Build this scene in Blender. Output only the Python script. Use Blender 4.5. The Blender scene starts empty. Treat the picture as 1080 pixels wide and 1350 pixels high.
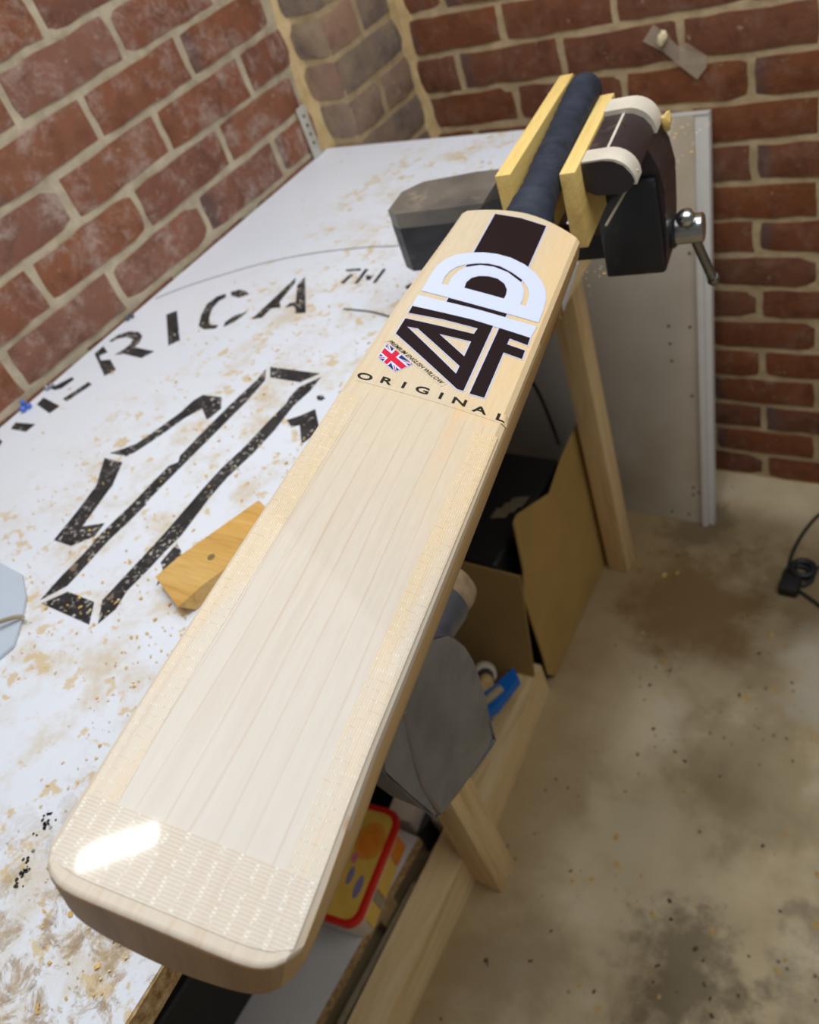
import bpy, bmesh, math, random
from mathutils import Vector, Matrix, noise as mnoise
from mathutils.geometry import tessellate_polygon

# ------------------------------------------------------------------ camera, world, lights, exposure
C = bpy.context.scene.collection
SC = bpy.context.scene
cd = bpy.data.cameras.new('camera'); cam = bpy.data.objects.new('camera', cd); C.objects.link(cam)
cam.matrix_world = Matrix(((0.8131, -0.16806, 0.55733, 1.21195), (0.49965, 0.69273, -0.52007, -1.55247), (-0.29868, 0.70134, 0.64723, 1.52703), (0, 0, 0, 1)))
cd.sensor_fit = 'VERTICAL'; cd.sensor_height = 36; cd.sensor_width = 28.8; cd.lens = 29.81
cd.clip_start = .02; cd.clip_end = 50
cd.dof.use_dof = True; cd.dof.focus_distance = .50; cd.dof.aperture_fstop = 9.5
SC.camera = cam
w = bpy.data.worlds.new('world'); SC.world = w; w.use_nodes = True
w.node_tree.nodes['Background'].inputs[0].default_value = (.93, .96, 1, 1)
w.node_tree.nodes['Background'].inputs[1].default_value = .13
def area(name, loc, target, sx, sy, power, col, roll=0):
    l = bpy.data.lights.new(name, 'AREA'); l.shape = 'RECTANGLE'; l.size = sx; l.size_y = sy; l.energy = power; l.color = col
    o = bpy.data.objects.new(name, l); C.objects.link(o)
    d = (Vector(target) - Vector(loc)).to_track_quat('-Z', 'Y').to_matrix().to_4x4()
    o.matrix_world = Matrix.Translation(loc) @ d @ Matrix.Rotation(roll, 4, 'Z')
    return o
area('ceiling_lamp', (.885, -1.175, 2.4), (.885, -1.175, 0), .15, .026, 3.5, (1, .97, .92), math.radians(50))
area('overhead_fill', (1.35, -.98, 2.6), (1.35, -.98, 0), 2.7, 1.4, 36, (.94, .97, 1))  # added soft fill standing in for ceiling bounce, not a real fitting
SC.view_settings.view_transform = 'Standard'; SC.view_settings.look = 'None'
SC.view_settings.exposure = 0.0; SC.view_settings.gamma = 1; SC.view_settings.use_curve_mapping = False
random.seed(7)

# ------------------------------------------------------------------ outline data (metres: bat local, bench plan)
S={'stripe': [(-0.02409, 0.58103), (-0.00262, 0.58389), (0.01999, 0.58122), (0.02101, 0.50681), (0.02163, 0.43884), (-0.00041, 0.4392), (-0.0227, 0.43863)], 'dwhite': [[(-0.04365, 0.44466), (-0.0438, 0.45623), (-0.04393, 0.46887), (-0.04349, 0.48215), (-0.04053, 0.49435), (-0.03463, 0.50418), (-0.02577, 0.51147), (-0.01614, 0.5164), (-0.00582, 0.51891), (0.00526, 0.5185), (0.01719, 0.51423), (0.02695, 0.50716), (0.03527, 0.49702), (0.0408, 0.48585), (0.04354, 0.47365), (0.04448, 0.46211), (0.0449, 0.44374), (0.00145, 0.44387)], [(-0.03275, 0.45875), (-0.03391, 0.46878), (-0.03287, 0.47833), (-0.02994, 0.48636), (-0.02451, 0.49309), (-0.01671, 0.49892), (-0.00826, 0.50267), (0.00115, 0.50288), (0.01164, 0.49866), (0.02149, 0.49218), (0.02798, 0.48323), (0.03092, 0.47475), (0.03192, 0.45881), (0.02736, 0.45919), (0.02736, 0.4681), (0.02565, 0.47832), (0.02115, 0.48817), (0.00802, 0.4971), (-0.00336, 0.49954), (-0.01355, 0.49731), (-0.02329, 0.48893), (-0.02647, 0.48155), (-0.02839, 0.47027), (-0.02786, 0.45993)], [(-0.0162, 0.46126), (-0.01696, 0.46964), (-0.01511, 0.47693), (-0.01065, 0.48225), (-0.00352, 0.48531), (0.00383, 0.48513), (0.01027, 0.48071), (0.01402, 0.47379), (0.01513, 0.46694), (0.01504, 0.46081)]], 'iwhite': [[(-0.04415, 0.43798), (0.0014, 0.43801), (0.04495, 0.4382), (0.04382, 0.42286), (0.00052, 0.42496), (-0.04348, 0.42308)]], 'ablack': [[(-0.04348, 0.42308), (-0.01355, 0.42584), (0.01636, 0.42541), (0.0174, 0.34642), (0.01328, 0.34622), (-0.04312, 0.38668), (-0.04301, 0.4065), (-0.01713, 0.4078), (0.00648, 0.40893), (0.00715, 0.41648), (-0.01976, 0.41615), (-0.04318, 0.4137)], [(-0.03851, 0.39747), (-0.03111, 0.39843), (0.00772, 0.3701), (0.00793, 0.36119)], [(-0.01556, 0.39854), (0.00725, 0.39964), (0.00759, 0.38148)]], 'fblack': [[(0.02096, 0.42518), (0.04382, 0.42286), (0.04421, 0.41377), (0.03085, 0.41526), (0.03082, 0.40797), (0.04399, 0.40689), (0.04431, 0.39659), (0.03092, 0.39781), (0.03162, 0.3457), (0.02181, 0.34557)]], 'band': [(-0.05135, 0.33516), (0.00042, 0.33679), (0.05092, 0.336), (0.05177, 0.32681), (0.00219, 0.32808), (-0.04965, 0.3281)], 'letters': [(-0.04556, 0.33348), (-0.03149, 0.33483), (-0.01949, 0.33524), (-0.00696, 0.33542), (0.00566, 0.33501), (0.01818, 0.3346), (0.03234, 0.33271), (0.04625, 0.33146)], 'slogan': [(-0.04484, 0.37698), (0.00251, 0.34769)], 'flag': [(-0.04449, 0.37347), (-0.02147, 0.35873), (-0.02933, 0.34651), (-0.04461, 0.35651)], 'film_top': [(-0.04783, 0.32209), (0.05242, 0.31852)], 'face_pts': {'toe_tape_L': (-0.01399, 0.03221), 'toe_tape_R': (0.04964, 0.03076), 'toeL': (-0.04695, 0.00359), 'toeM': (-0.00313, -0.00088), 'toeR': (0.04362, 0.00046), 'rimL': (-0.05622, 0.00477), 'rimM': (-0.00217, -0.00253), 'rimR': (0.04689, -0.00453), 'tl': (-0.04373, 0.03267), 'tr': (0.03768, 0.04696), 'tr2': (0.04023, 0.31724), 'tl2': (-0.03724, 0.29748)}}
M={'letter_m': [[(0.0291, -1.1158), (0.0244, -1.1023), (0.0696, -1.0984), (0.068, -1.1153)], [(0.028, -1.1556), (0.0173, -1.1351), (0.0422, -1.1417), (0.0471, -1.1501)]], 'letter_e': [[(0.0243, -1.0596), (0.0218, -1.0438), (0.0774, -1.0553), (0.0735, -1.0728)], [(0.0674, -1.0402), (0.0805, -0.9977), (0.0934, -1.0017), (0.0803, -1.0438)], [(0.0266, -1.0246), (0.0128, -1.0224), (0.0325, -0.9916), (0.0424, -0.9962), (0.0372, -1.019)]], 'letter_r': [[(0.0217, -0.9329), (0.022, -0.9126), (0.0474, -0.9257), (0.0371, -0.9357), (0.0541, -0.9469), (0.0726, -0.9426), (0.1102, -0.9636), (0.1012, -0.9806)], [(0.022, -0.899), (0.0257, -0.8825), (0.042, -0.8695), (0.0656, -0.8698), (0.0842, -0.8796), (0.0935, -0.8944), (0.0958, -0.9083), (0.1469, -0.913), (0.1359, -0.9312), (0.0876, -0.9258), (0.071, -0.9298), (0.0767, -0.9138), (0.0789, -0.9003), (0.0678, -0.8878), (0.0499, -0.8849), (0.0349, -0.8909), (0.0283, -0.9007)]], 'letter_i': [[(0.0838, -0.8209), (0.0977, -0.8091), (0.1757, -0.8822), (0.1633, -0.8963)]], 'letter_c': [[(0.1654, -0.7578), (0.1529, -0.7656), (0.149, -0.7871), (0.1625, -0.8165), (0.1826, -0.8444), (0.2008, -0.8517), (0.2231, -0.8477), (0.2209, -0.8391), (0.2053, -0.8404), (0.1866, -0.8239), (0.1702, -0.7976), (0.1668, -0.7767), (0.1735, -0.767)], [(0.1725, -0.7527), (0.185, -0.745), (0.2027, -0.7481), (0.2158, -0.7556), (0.2038, -0.7669), (0.1824, -0.7618)], [(0.2292, -0.8319), (0.2335, -0.814), (0.2501, -0.8017), (0.2507, -0.8172), (0.2429, -0.8331), (0.2358, -0.8423)]], 'letter_a': [[(0.276, -0.8197), (0.278, -0.7085), (0.2869, -0.7224), (0.2948, -0.7723), (0.3082, -0.7871), (0.2918, -0.7903), (0.2924, -0.8142)], [(0.2973, -0.729), (0.2951, -0.7057), (0.3655, -0.7965), (0.3468, -0.7998), (0.3389, -0.7874), (0.3292, -0.7815), (0.318, -0.7865), (0.3179, -0.7755), (0.3276, -0.7728)]], 'letter_t': [[(0.3608, -0.6838), (0.3874, -0.6799), (0.3914, -0.6858), (0.3652, -0.6883)], [(0.3776, -0.6957), (0.3847, -0.6972), (0.3832, -0.721), (0.3768, -0.7188)]], 'letter_m2': [[(0.3969, -0.6815), (0.4033, -0.6821), (0.4088, -0.7202), (0.403, -0.7203)], [(0.4105, -0.7), (0.4141, -0.6966), (0.422, -0.7014), (0.4222, -0.6947), (0.4252, -0.7097), (0.419, -0.7109)], [(0.4296, -0.6793), (0.4353, -0.6809), (0.4407, -0.7175), (0.4347, -0.717)]], 'mark': [[(0.4969, -0.7252), (0.5005, -0.7188), (0.5054, -0.7161), (0.5088, -0.7147), (0.5127, -0.7247), (0.5066, -0.7287), (0.5025, -0.7307)], [(0.513, -0.9677), (0.5198, -0.9644), (0.5283, -0.9698), (0.5251, -0.9747), (0.5183, -0.9735)]], 'smudge': [[(0.6173, -1.5171), (0.6198, -1.514), (0.6268, -1.5152), (0.6272, -1.5207), (0.6206, -1.5207)], [(0.6337, -1.5525), (0.6328, -1.5469), (0.6411, -1.5499), (0.6446, -1.5575), (0.6391, -1.5574)], [(0.6025, -1.4534), (0.6084, -1.4432), (0.6163, -1.4386), (0.6149, -1.447), (0.6074, -1.4547)], [(0.5774, -1.4607), (0.5795, -1.4567), (0.5872, -1.4593), (0.5837, -1.4631)]], 'emblem_arm': [[(0.3644, -0.9922), (0.3291, -0.9924), (0.3222, -1.0063), (0.3209, -1.0316), (0.3119, -1.0632), (0.3, -1.0984), (0.2859, -1.1111), (0.2717, -1.1222), (0.3052, -1.1211), (0.3126, -1.1103), (0.3275, -1.0715), (0.3365, -1.0403), (0.3504, -1.0173), (0.3759, -1.0356), (0.3789, -1.0314), (0.3822, -1.0123)]], 'emblem_arm2': [[(0.2706, -1.1319), (0.3047, -1.1775), (0.3156, -1.219), (0.3249, -1.2667), (0.359, -1.2672), (0.3795, -1.2467), (0.3757, -1.2257), (0.3472, -1.2387), (0.3397, -1.2107), (0.3296, -1.172), (0.3312, -1.1734), (0.3083, -1.1329)]], 'emblem_bar': [[(0.393, -0.928), (0.3956, -0.9508), (0.3913, -1.0052), (0.3901, -1.0602), (0.3905, -1.1037), (0.3973, -1.1141), (0.3887, -1.1226), (0.388, -1.1557), (0.3889, -1.1893), (0.3872, -1.217), (0.3856, -1.2462), (0.389, -1.2721), (0.3882, -1.3048), (0.3912, -1.3403), (0.4091, -1.3145), (0.4075, -1.279), (0.4056, -1.2455), (0.4086, -1.2174), (0.4097, -1.1844), (0.4074, -1.1876), (0.4072, -1.1514), (0.4083, -1.1186), (0.4095, -1.0811), (0.4108, -1.0387), (0.4122, -0.9945), (0.4092, -0.949)]], 'emblem_cap': [[(0.3969, -0.9221), (0.4866, -0.9255), (0.4681, -0.9455), (0.4136, -0.9427)]], 'emblem_bar2': [[(0.4935, -0.9321), (0.474, -0.9554), (0.4741, -0.9758), (0.4775, -0.9881), (0.4753, -1.0241), (0.4752, -1.0686), (0.4701, -1.109), (0.4705, -1.1436), (0.4726, -1.1856), (0.4743, -1.2165), (0.4744, -1.2425), (0.4739, -1.2761), (0.4737, -1.3164), (0.4949, -1.3414), (0.5001, -1.3199), (0.4935, -1.2966), (0.4961, -1.2637), (0.4964, -1.2386), (0.4985, -1.2124), (0.4908, -1.1558), (0.4897, -1.1207), (0.4953, -1.0779), (0.4959, -1.0343), (0.491, -0.9896), (0.4958, -0.9598)]], 'emblem_cap2': [[(0.3979, -1.3438), (0.4179, -1.3207), (0.4651, -1.3213), (0.4848, -1.3459)]], 'emblem_arrow': [[(0.5279, -0.9908), (0.5544, -1.0189), (0.5564, -1.0368), (0.5513, -1.0508), (0.5254, -1.0206), (0.5167, -1.0265), (0.5011, -1.0162), (0.515, -1.0052)]], 'emblem_tail': [[(0.5028, -1.2253), (0.5172, -1.233), (0.5318, -1.2475), (0.5267, -1.2691), (0.5247, -1.2805), (0.5147, -1.2605), (0.504, -1.2532)]], 'emblem_foot': [[(0.5528, -1.2093), (0.5673, -1.1908), (0.5788, -1.1644), (0.592, -1.1395), (0.6001, -1.1549), (0.5866, -1.1838), (0.5831, -1.2115), (0.5778, -1.215)]], 'arc': [(0.0135, -0.7787), (0.0485, -0.7453), (0.0938, -0.7134), (0.1592, -0.6749), (0.2165, -0.6504), (0.284, -0.6317), (0.3633, -0.6196), (0.4002, -0.6178), (0.4627, -0.6122)], 'line2': [(0.4267, -0.7837), (0.4749, -0.7871), (0.4946, -0.7913), (0.5204, -0.7975), (0.5385, -0.8006)]}


# ------------------------------------------------------------------ helpers
WM = {}
def tag(o, label=None, cat=None, group=None, kind=None):
    if label: o['label'] = label
    if cat: o['category'] = cat
    if group: o['group'] = group
    if kind: o['kind'] = kind
    return o
def empty(name, loc, rz=0, label=None, cat=None, group=None, M=None):
    o = bpy.data.objects.new(name, None); C.objects.link(o)
    m = M if M is not None else Matrix.Translation(loc) @ Matrix.Rotation(rz, 4, 'Z')
    o.matrix_world = m; WM[o.name] = m.copy(); o.empty_display_size = .05
    return tag(o, label, cat, group)
def link(name, me, mat=None, parent=None, M=None, local=False):
    """mesh object; geometry in world coordinates (or in the parent's own when local)"""
    o = bpy.data.objects.new(name, me); C.objects.link(o)
    if mat is not None and not me.materials: me.materials.append(mat)
    m = M if M is not None else Matrix.Identity(4)
    if parent is not None:
        o.parent = parent
        pw = WM.get(parent.name, Matrix.Identity(4))
        if local: WM[o.name] = pw @ m
        else:
            o.matrix_parent_inverse = pw.inverted(); WM[o.name] = m.copy()
    else: WM[o.name] = m.copy()
    o.matrix_basis = m
    return o
def fin(bm, name, smooth=False, angle=35):
    bmesh.ops.recalc_face_normals(bm, faces=bm.faces)
    me = bpy.data.meshes.new(name); bm.to_mesh(me); bm.free()
    if smooth:
        me.shade_smooth()
        try: me.set_sharp_from_angle(angle=math.radians(angle))
        except Exception: pass
    return me
def bevel(bm, w, seg=2, ang=30):
    es = [e for e in bm.edges if len(e.link_faces) == 2 and e.calc_face_angle(0) > math.radians(ang)]
    bmesh.ops.bevel(bm, geom=es, offset=w, segments=seg, affect='EDGES', profile=.6, clamp_overlap=True)
def box(bm, a, b, M=None):
    r = bmesh.ops.create_cube(bm, size=1)['verts']
    for v in r:
        v.co = Vector([(a[i] + b[i]) / 2 + v.co[i] * (b[i] - a[i]) for i in range(3)])
        if M is not None: v.co = M @ v.co
    return r
def boxm(name, a, b, w=.002, seg=2, M=None):
    bm = bmesh.new(); box(bm, a, b, M)
    if w: bevel(bm, w, seg)
    return fin(bm, name, True)
def prism(bm, pts, z0, z1, M=None):
    """polygon (x,y) extruded from z0 to z1"""
    A = [bm.verts.new((x, y, z0)) for x, y in pts]; B = [bm.verts.new((x, y, z1)) for x, y in pts]
    n = len(pts)
    bm.faces.new(A[::-1]); bm.faces.new(B)
    for i in range(n): bm.faces.new((A[i], A[(i + 1) % n], B[(i + 1) % n], B[i]))
    if M is not None:
        for v in A + B: v.co = M @ v.co
    return A + B
def prismm(name, pts, z0, z1, w=.002, seg=2, M=None):
    bm = bmesh.new(); prism(bm, pts, z0, z1, M)
    if w: bevel(bm, w, seg)
    return fin(bm, name, True)
def frame_to(p, q):
    d = (Vector(q) - Vector(p)); L = d.length
    return Matrix.Translation(p) @ d.to_track_quat('Z', 'Y').to_matrix().to_4x4(), L
def lathe(bm, prof, M=None, n=24, cap=True):
    """profile [(r, z)] revolved about local z"""
    rings = []
    for r, z in prof:
        if r < 1e-6: rings.append([bm.verts.new((0, 0, z))])
        else: rings.append([bm.verts.new((r * math.cos(2 * math.pi * i / n), r * math.sin(2 * math.pi * i / n), z)) for i in range(n)])
    for a, b in zip(rings, rings[1:]):
        for i in range(n):
            j = (i + 1) % n
            q = [a[i % len(a)], a[j % len(a)], b[j % len(b)], b[i % len(b)]]
            u = []
            for v in q:
                if v not in u: u.append(v)
            if len(u) > 2: bm.faces.new(u)
    if cap:
        for r in (rings[0], rings[-1]):
            if len(r) > 2: bm.faces.new(r)
    if M is not None:
        for r in rings:
            for v in r: v.co = M @ v.co
def cylm(name, p, q, r, w=.0, n=24, r2=None):
    M, L = frame_to(p, q); bm = bmesh.new(); r2 = r if r2 is None else r2
    lathe(bm, [(r - w, 0), (r, w), (r2, L - w), (r2 - w, L)] if w else [(r, 0), (r2, L)], M, n)
    return fin(bm, name, True)
def tube(bm, pts, r, n=10, closed=False):
    pts = [Vector(p) for p in pts]; rings = []; N = len(pts)
    up = Vector((.13, .27, .95)).normalized()
    for i, p in enumerate(pts):
        a = pts[(i - 1) % N] if closed or i > 0 else p
        b = pts[(i + 1) % N] if closed or i < N - 1 else p
        t = (b - a).normalized(); s = t.cross(up)
        if s.length < 1e-3: s = t.cross(Vector((1, 0, 0)))
        s.normalize(); u = s.cross(t)
        rr = r[i] if isinstance(r, (list, tuple)) else r
        rings.append([bm.verts.new(p + (s * math.cos(2 * math.pi * k / n) + u * math.sin(2 * math.pi * k / n)) * rr) for k in range(n)])
    for i in range(N if closed else N - 1):
        a, b = rings[i], rings[(i + 1) % N]
        for k in range(n): bm.faces.new((a[k], a[(k + 1) % n], b[(k + 1) % n], b[k]))
    if not closed:
        bm.faces.new(rings[0]); bm.faces.new(rings[-1])
def tubem(name, pts, r, n=10, closed=False):
    bm = bmesh.new(); tube(bm, pts, r, n, closed); return fin(bm, name, True, 60)
def smooth_path(P, k=6):
    P = [Vector(p) for p in P]; out = []
    for i in range(len(P) - 1):
        a, b, c, d = P[max(i - 1, 0)], P[i], P[i + 1], P[min(i + 2, len(P) - 1)]
        for j in range(k):
            t = j / k
            out.append(.5 * ((2 * b) + (c - a) * t + (2 * a - 5 * b + 4 * c - d) * t * t + (3 * b - a - 3 * c + d) * t ** 3))
    out.append(P[-1]); return out
def area2(P): return sum(P[i - 1][0] * P[i][1] - P[i][0] * P[i - 1][1] for i in range(len(P))) / 2
def offset(P, d):
    """mitred outward offset of a polygon"""
    s = 1 if area2(P) > 0 else -1; n = len(P); out = []
    for i in range(n):
        a, b, c = Vector(P[i - 1]), Vector(P[i]), Vector(P[(i + 1) % n])
        n1 = Vector(((b - a).y, -(b - a).x)).normalized() * s; n2 = Vector(((c - b).y, -(c - b).x)).normalized() * s
        m = n1 + n2
        m = m / max(m.length_squared / 2, .35)
        out.append(tuple(b + m * d))
    return out
def poly_sheet(bm, loops, z, th):
    """flat sheet with holes at height z, skirt of thickness th below it"""
    vs = [[bm.verts.new((p[0], p[1], z)) for p in L] for L in loops]
    flat = [v for L in vs for v in L]
    for t in tessellate_polygon([[Vector((p[0], p[1], 0)) for p in L] for L in loops]):
        try: bm.faces.new([flat[i] for i in t])
        except Exception: pass
    for L in vs:
        low = [bm.verts.new((v.co.x, v.co.y, z - th)) for v in L]
        for i in range(len(L)): bm.faces.new((L[i - 1], L[i], low[i], low[i - 1]))

# ------------------------------------------------------------------ materials
def lin(r, g, b):
    f = lambda c: (c / 255 / 12.92) if c / 255 <= .04045 else ((c / 255 + .055) / 1.055) ** 2.4
    return (f(r), f(g), f(b), 1)
class NT:
    def __init__(s, name, rough=.6, spec=.5, coat=0, metal=0):
        s.m = bpy.data.materials.new(name); s.m.use_nodes = True; s.t = s.m.node_tree; s.b = s.t.nodes['Principled BSDF']
        s.b.inputs['Roughness'].default_value = rough; s.b.inputs['Specular IOR Level'].default_value = spec
        s.b.inputs['Coat Weight'].default_value = coat; s.b.inputs['Metallic'].default_value = metal
    def n(s, typ, **k):
        x = s.t.nodes.new(typ)
        for a, v in k.items(): setattr(x, a, v)
        return x
    def put(s, inp, v):
        if hasattr(v, 'is_output'): s.t.links.new(v, inp)
        else: inp.default_value = v
    def co(s, kind='Object'): return s.n('ShaderNodeTexCoord').outputs[kind]
    def rnd(s): return s.n('ShaderNodeObjectInfo').outputs['Random']
    def map(s, v, scale=(1, 1, 1), loc=(0, 0, 0), rot=(0, 0, 0)):
        x = s.n('ShaderNodeMapping'); s.put(x.inputs['Vector'], v); x.inputs['Scale'].default_value = scale
        s.put(x.inputs['Location'], loc); x.inputs['Rotation'].default_value = rot; return x.outputs[0]
    def noise(s, v, scale, detail=4, rough=.55, dist=0, out=0):
        x = s.n('ShaderNodeTexNoise'); s.put(x.inputs['Vector'], v); x.inputs['Scale'].default_value = scale
        x.inputs['Detail'].default_value = detail; x.inputs['Roughness'].default_value = rough; x.inputs['Distortion'].default_value = dist
        return x.outputs[out]
    def voro(s, v, scale, out='Distance'):
        x = s.n('ShaderNodeTexVoronoi'); s.put(x.inputs['Vector'], v); x.inputs['Scale'].default_value = scale; return x.outputs[out]
    def ramp(s, f, stops):
        x = s.n('ShaderNodeValToRGB'); s.put(x.inputs[0], f); e = x.color_ramp.elements
        while len(e) < len(stops): e.new(.5)
        for q, (p, c) in zip(e, stops):
            q.position = p; q.color = c if not isinstance(c, (int, float)) else (c, c, c, 1)
        return x.outputs[0]
    def mix(s, f, a, b, mode='MIX'):
        x = s.n('ShaderNodeMix', data_type='RGBA', blend_type=mode); s.put(x.inputs[0], f)
        s.put(x.inputs[6], a); s.put(x.inputs[7], b); return x.outputs[2]
    def math(s, op, a, b=0.0, c=None):
        x = s.n('ShaderNodeMath', operation=op); s.put(x.inputs[0], a); s.put(x.inputs[1], b)
        if c is not None: s.put(x.inputs[2], c)
        return x.outputs[0]
    def sep(s, v):
        x = s.n('ShaderNodeSeparateXYZ'); s.put(x.inputs[0], v); return x.outputs
    def comb(s, a, b, c):
        x = s.n('ShaderNodeCombineXYZ')
        for i, v in enumerate((a, b, c)): s.put(x.inputs[i], v)
        return x.outputs[0]
    def step(s, v, a, b):
        x = s.n('ShaderNodeMapRange', interpolation_type='SMOOTHSTEP'); s.put(x.inputs[0], v); x.inputs[1].default_value = a; x.inputs[2].default_value = b
        return x.outputs[0]
    def bump(s, h, strength=.3, dist=.002):
        x = s.n('ShaderNodeBump'); s.put(x.inputs['Height'], h); x.inputs['Strength'].default_value = strength; x.inputs['Distance'].default_value = dist
        s.t.links.new(x.outputs[0], s.b.inputs['Normal'])
    def col(s, c): s.put(s.b.inputs['Base Color'], c); return s.m
    def rough(s, r): s.put(s.b.inputs['Roughness'], r)
def plain(name, c, rough=.5, metal=0, spec=.5, coat=0, var=.12, sc=40, bump=0):
    t = NT(name, rough, spec, coat, metal); v = t.co(); n = t.noise(v, sc)
    k = [min(1, x * (1 + var)) for x in c[:3]] + [1]; d = [x * (1 - var) for x in c[:3]] + [1]
    t.col(t.ramp(n, [(.3, tuple(d)), (.7, tuple(k))]))
    if bump: t.bump(t.noise(v, sc * 3), bump, .001)
    return t.m
def wood(name, a, b, dark, axis=1, ring=60, rough=.6, coat=0, blotch=None, bump=.1):
    """planed timber with grain running along one object axis"""
    t = NT(name, rough, .4, coat); r = t.rnd(); p = t.co()
    off = t.comb(t.math('MULTIPLY', r, 3.1), t.math('MULTIPLY', r, 7.7), t.math('MULTIPLY', r, 5.3))
    sc = [1, 1, 1]; sc[axis] = .06
    v = t.map(p, tuple(sc), off)
    g = t.noise(v, ring, 3, .5, .4); f = t.noise(v, ring * 7, 4, .6); big = t.noise(v, 9, 2)
    c = t.ramp(g, [(.3, a), (.55, b), (.72, dark)])
    c = t.mix(.3, c, t.ramp(f, [(.3, dark), (.6, a)]))
    c = t.mix(t.step(big, .45, .75), c, blotch or b)
    t.bump(f, bump, .0006)
    return t.col(c)

# brick, mortar ------------------------------------------------------
def brick_mat(name, cols, haze, haze_amt, dust=None, dust_amt=0):
    t = NT(name, .85, .25); r = t.rnd(); p = t.co()
    off = t.comb(t.math('MULTIPLY', r, 13.7), t.math('MULTIPLY', r, 29.3), t.math('MULTIPLY', r, 7.1))
    v = t.map(p, (1, 1, 1), off)
    c = t.ramp(r, [(0, cols[0]), (.35, cols[1]), (.7, cols[2]), (1, cols[3])])
    c = t.mix(.75, c, t.ramp(t.noise(v, 22, 5, .65), [(.25, (.45, .42, .42, 1)), (.5, (1, 1, 1, 1)), (.8, (1.25, 1.1, 1.0, 1))]), 'MULTIPLY')
    # a grey-blue flashed end on some bricks
    x = t.sep(p)[0]
    fl = t.math('MULTIPLY', t.step(t.math('ADD', x, t.math('MULTIPLY', t.noise(v, 20), .05)), -.045, -.075), t.step(t.math('FRACT', t.math('MULTIPLY', r, 17.0)), .6, .7))
    c = t.mix(t.math('MULTIPLY', fl, .6), c, lin(92, 82, 84))
    h = t.noise(v, 19, 9, .78, .25)
    c = t.mix(t.math('MULTIPLY', t.step(h, .46, .72), haze_amt), c, haze)
    c = t.mix(t.math('MULTIPLY', t.step(t.noise(v, 55, 3, .6), .66, .74), .5), c, lin(190, 172, 150))
    if dust: c = t.mix(t.math('MULTIPLY', t.step(t.noise(v, 9, 5, .6), .35, .75), dust_amt), c, dust)
    t.bump(t.math('ADD', t.noise(v, 60, 6, .7), t.math('MULTIPLY', h, 1.2)), .55, .004)
    return t.col(c)
M_BRICK = brick_mat('red_brick', [lin(132, 88, 70), lin(144, 92, 66), lin(142, 100, 82), lin(126, 84, 68)], lin(194, 174, 162), .80)
M_BRICK_B = brick_mat('red_brick_back', [lin(120, 74, 50), lin(128, 76, 46), lin(122, 80, 60), lin(112, 68, 48)], lin(158, 130, 112), .46)
M_BRICK_P = brick_mat('dusty_brick', [lin(136, 116, 102), lin(150, 118, 104), lin(124, 112, 104), lin(168, 132, 112)], lin(178, 162, 144), .55, lin(196, 170, 130), .55)
def mortar_mat(name, a, b):
    t = NT(name, .95, .1); v = t.co()
    t.bump(t.noise(v, 70, 6, .7), .7, .004)
    return t.col(t.ramp(t.noise(v, 26, 6, .65), [(.3, a), (.7, b)]))
M_MORTAR = mortar_mat('grey_mortar', lin(172, 158, 132), lin(212, 198, 170))
M_MORTAR_B = mortar_mat('sandy_mortar', lin(170, 148, 114), lin(208, 186, 148))
M_DUST = mortar_mat('caked_sawdust', lin(196, 168, 118), lin(224, 198, 150))

def floor_mat():
    t = NT('stained_concrete', .75, .3); v = t.co()
    c = t.ramp(t.noise(v, 5, 6, .6), [(.3, lin(176, 158, 124)), (.55, lin(200, 183, 148)), (.75, lin(212, 200, 174))])
    y = t.sep(v)
    br = t.step(t.noise(t.map(v, (1, 1, 1), (3.3, 1.7, 0)), 3.2, 5, .6), .48, .68)
    c = t.mix(t.math('MULTIPLY', br, .5), c, lin(116, 92, 56))
    # shade by the back wall and bench foot, painted into the floor colour
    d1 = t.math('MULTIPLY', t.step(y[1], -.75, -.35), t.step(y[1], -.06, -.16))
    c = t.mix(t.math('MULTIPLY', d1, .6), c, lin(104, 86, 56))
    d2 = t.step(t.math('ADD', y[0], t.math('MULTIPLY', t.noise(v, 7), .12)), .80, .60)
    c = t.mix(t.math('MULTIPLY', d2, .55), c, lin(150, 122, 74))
    sp = t.step(t.voro(t.map(v, (1, 1, 1), (0, 0, 0)), 38), .17, .08)
    msk = t.step(t.noise(v, 6, 3), .50, .62)
    c = t.mix(t.math('MULTIPLY', t.math('MULTIPLY', sp, msk), .8), c, lin(66, 58, 46))
    fine = t.step(t.noise(v, 70, 4, .7), .62, .72)
    c = t.mix(t.math('MULTIPLY', fine, t.math('MULTIPLY', t.step(t.noise(v, 8, 3), .48, .6), .55)), c, lin(84, 72, 52))
    def blotch(cx, cy, rad, col, k, wob=.35):
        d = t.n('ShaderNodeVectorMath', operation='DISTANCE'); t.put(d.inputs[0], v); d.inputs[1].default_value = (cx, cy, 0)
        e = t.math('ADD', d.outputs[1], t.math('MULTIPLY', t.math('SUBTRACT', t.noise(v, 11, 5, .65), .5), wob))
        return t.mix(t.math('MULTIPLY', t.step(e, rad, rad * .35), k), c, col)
    for a in STAINS_AND_SHADE: c = blotch(*a)
    t.bump(t.noise(v, 40, 6), .25, .003)
    return t.col(c)
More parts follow.
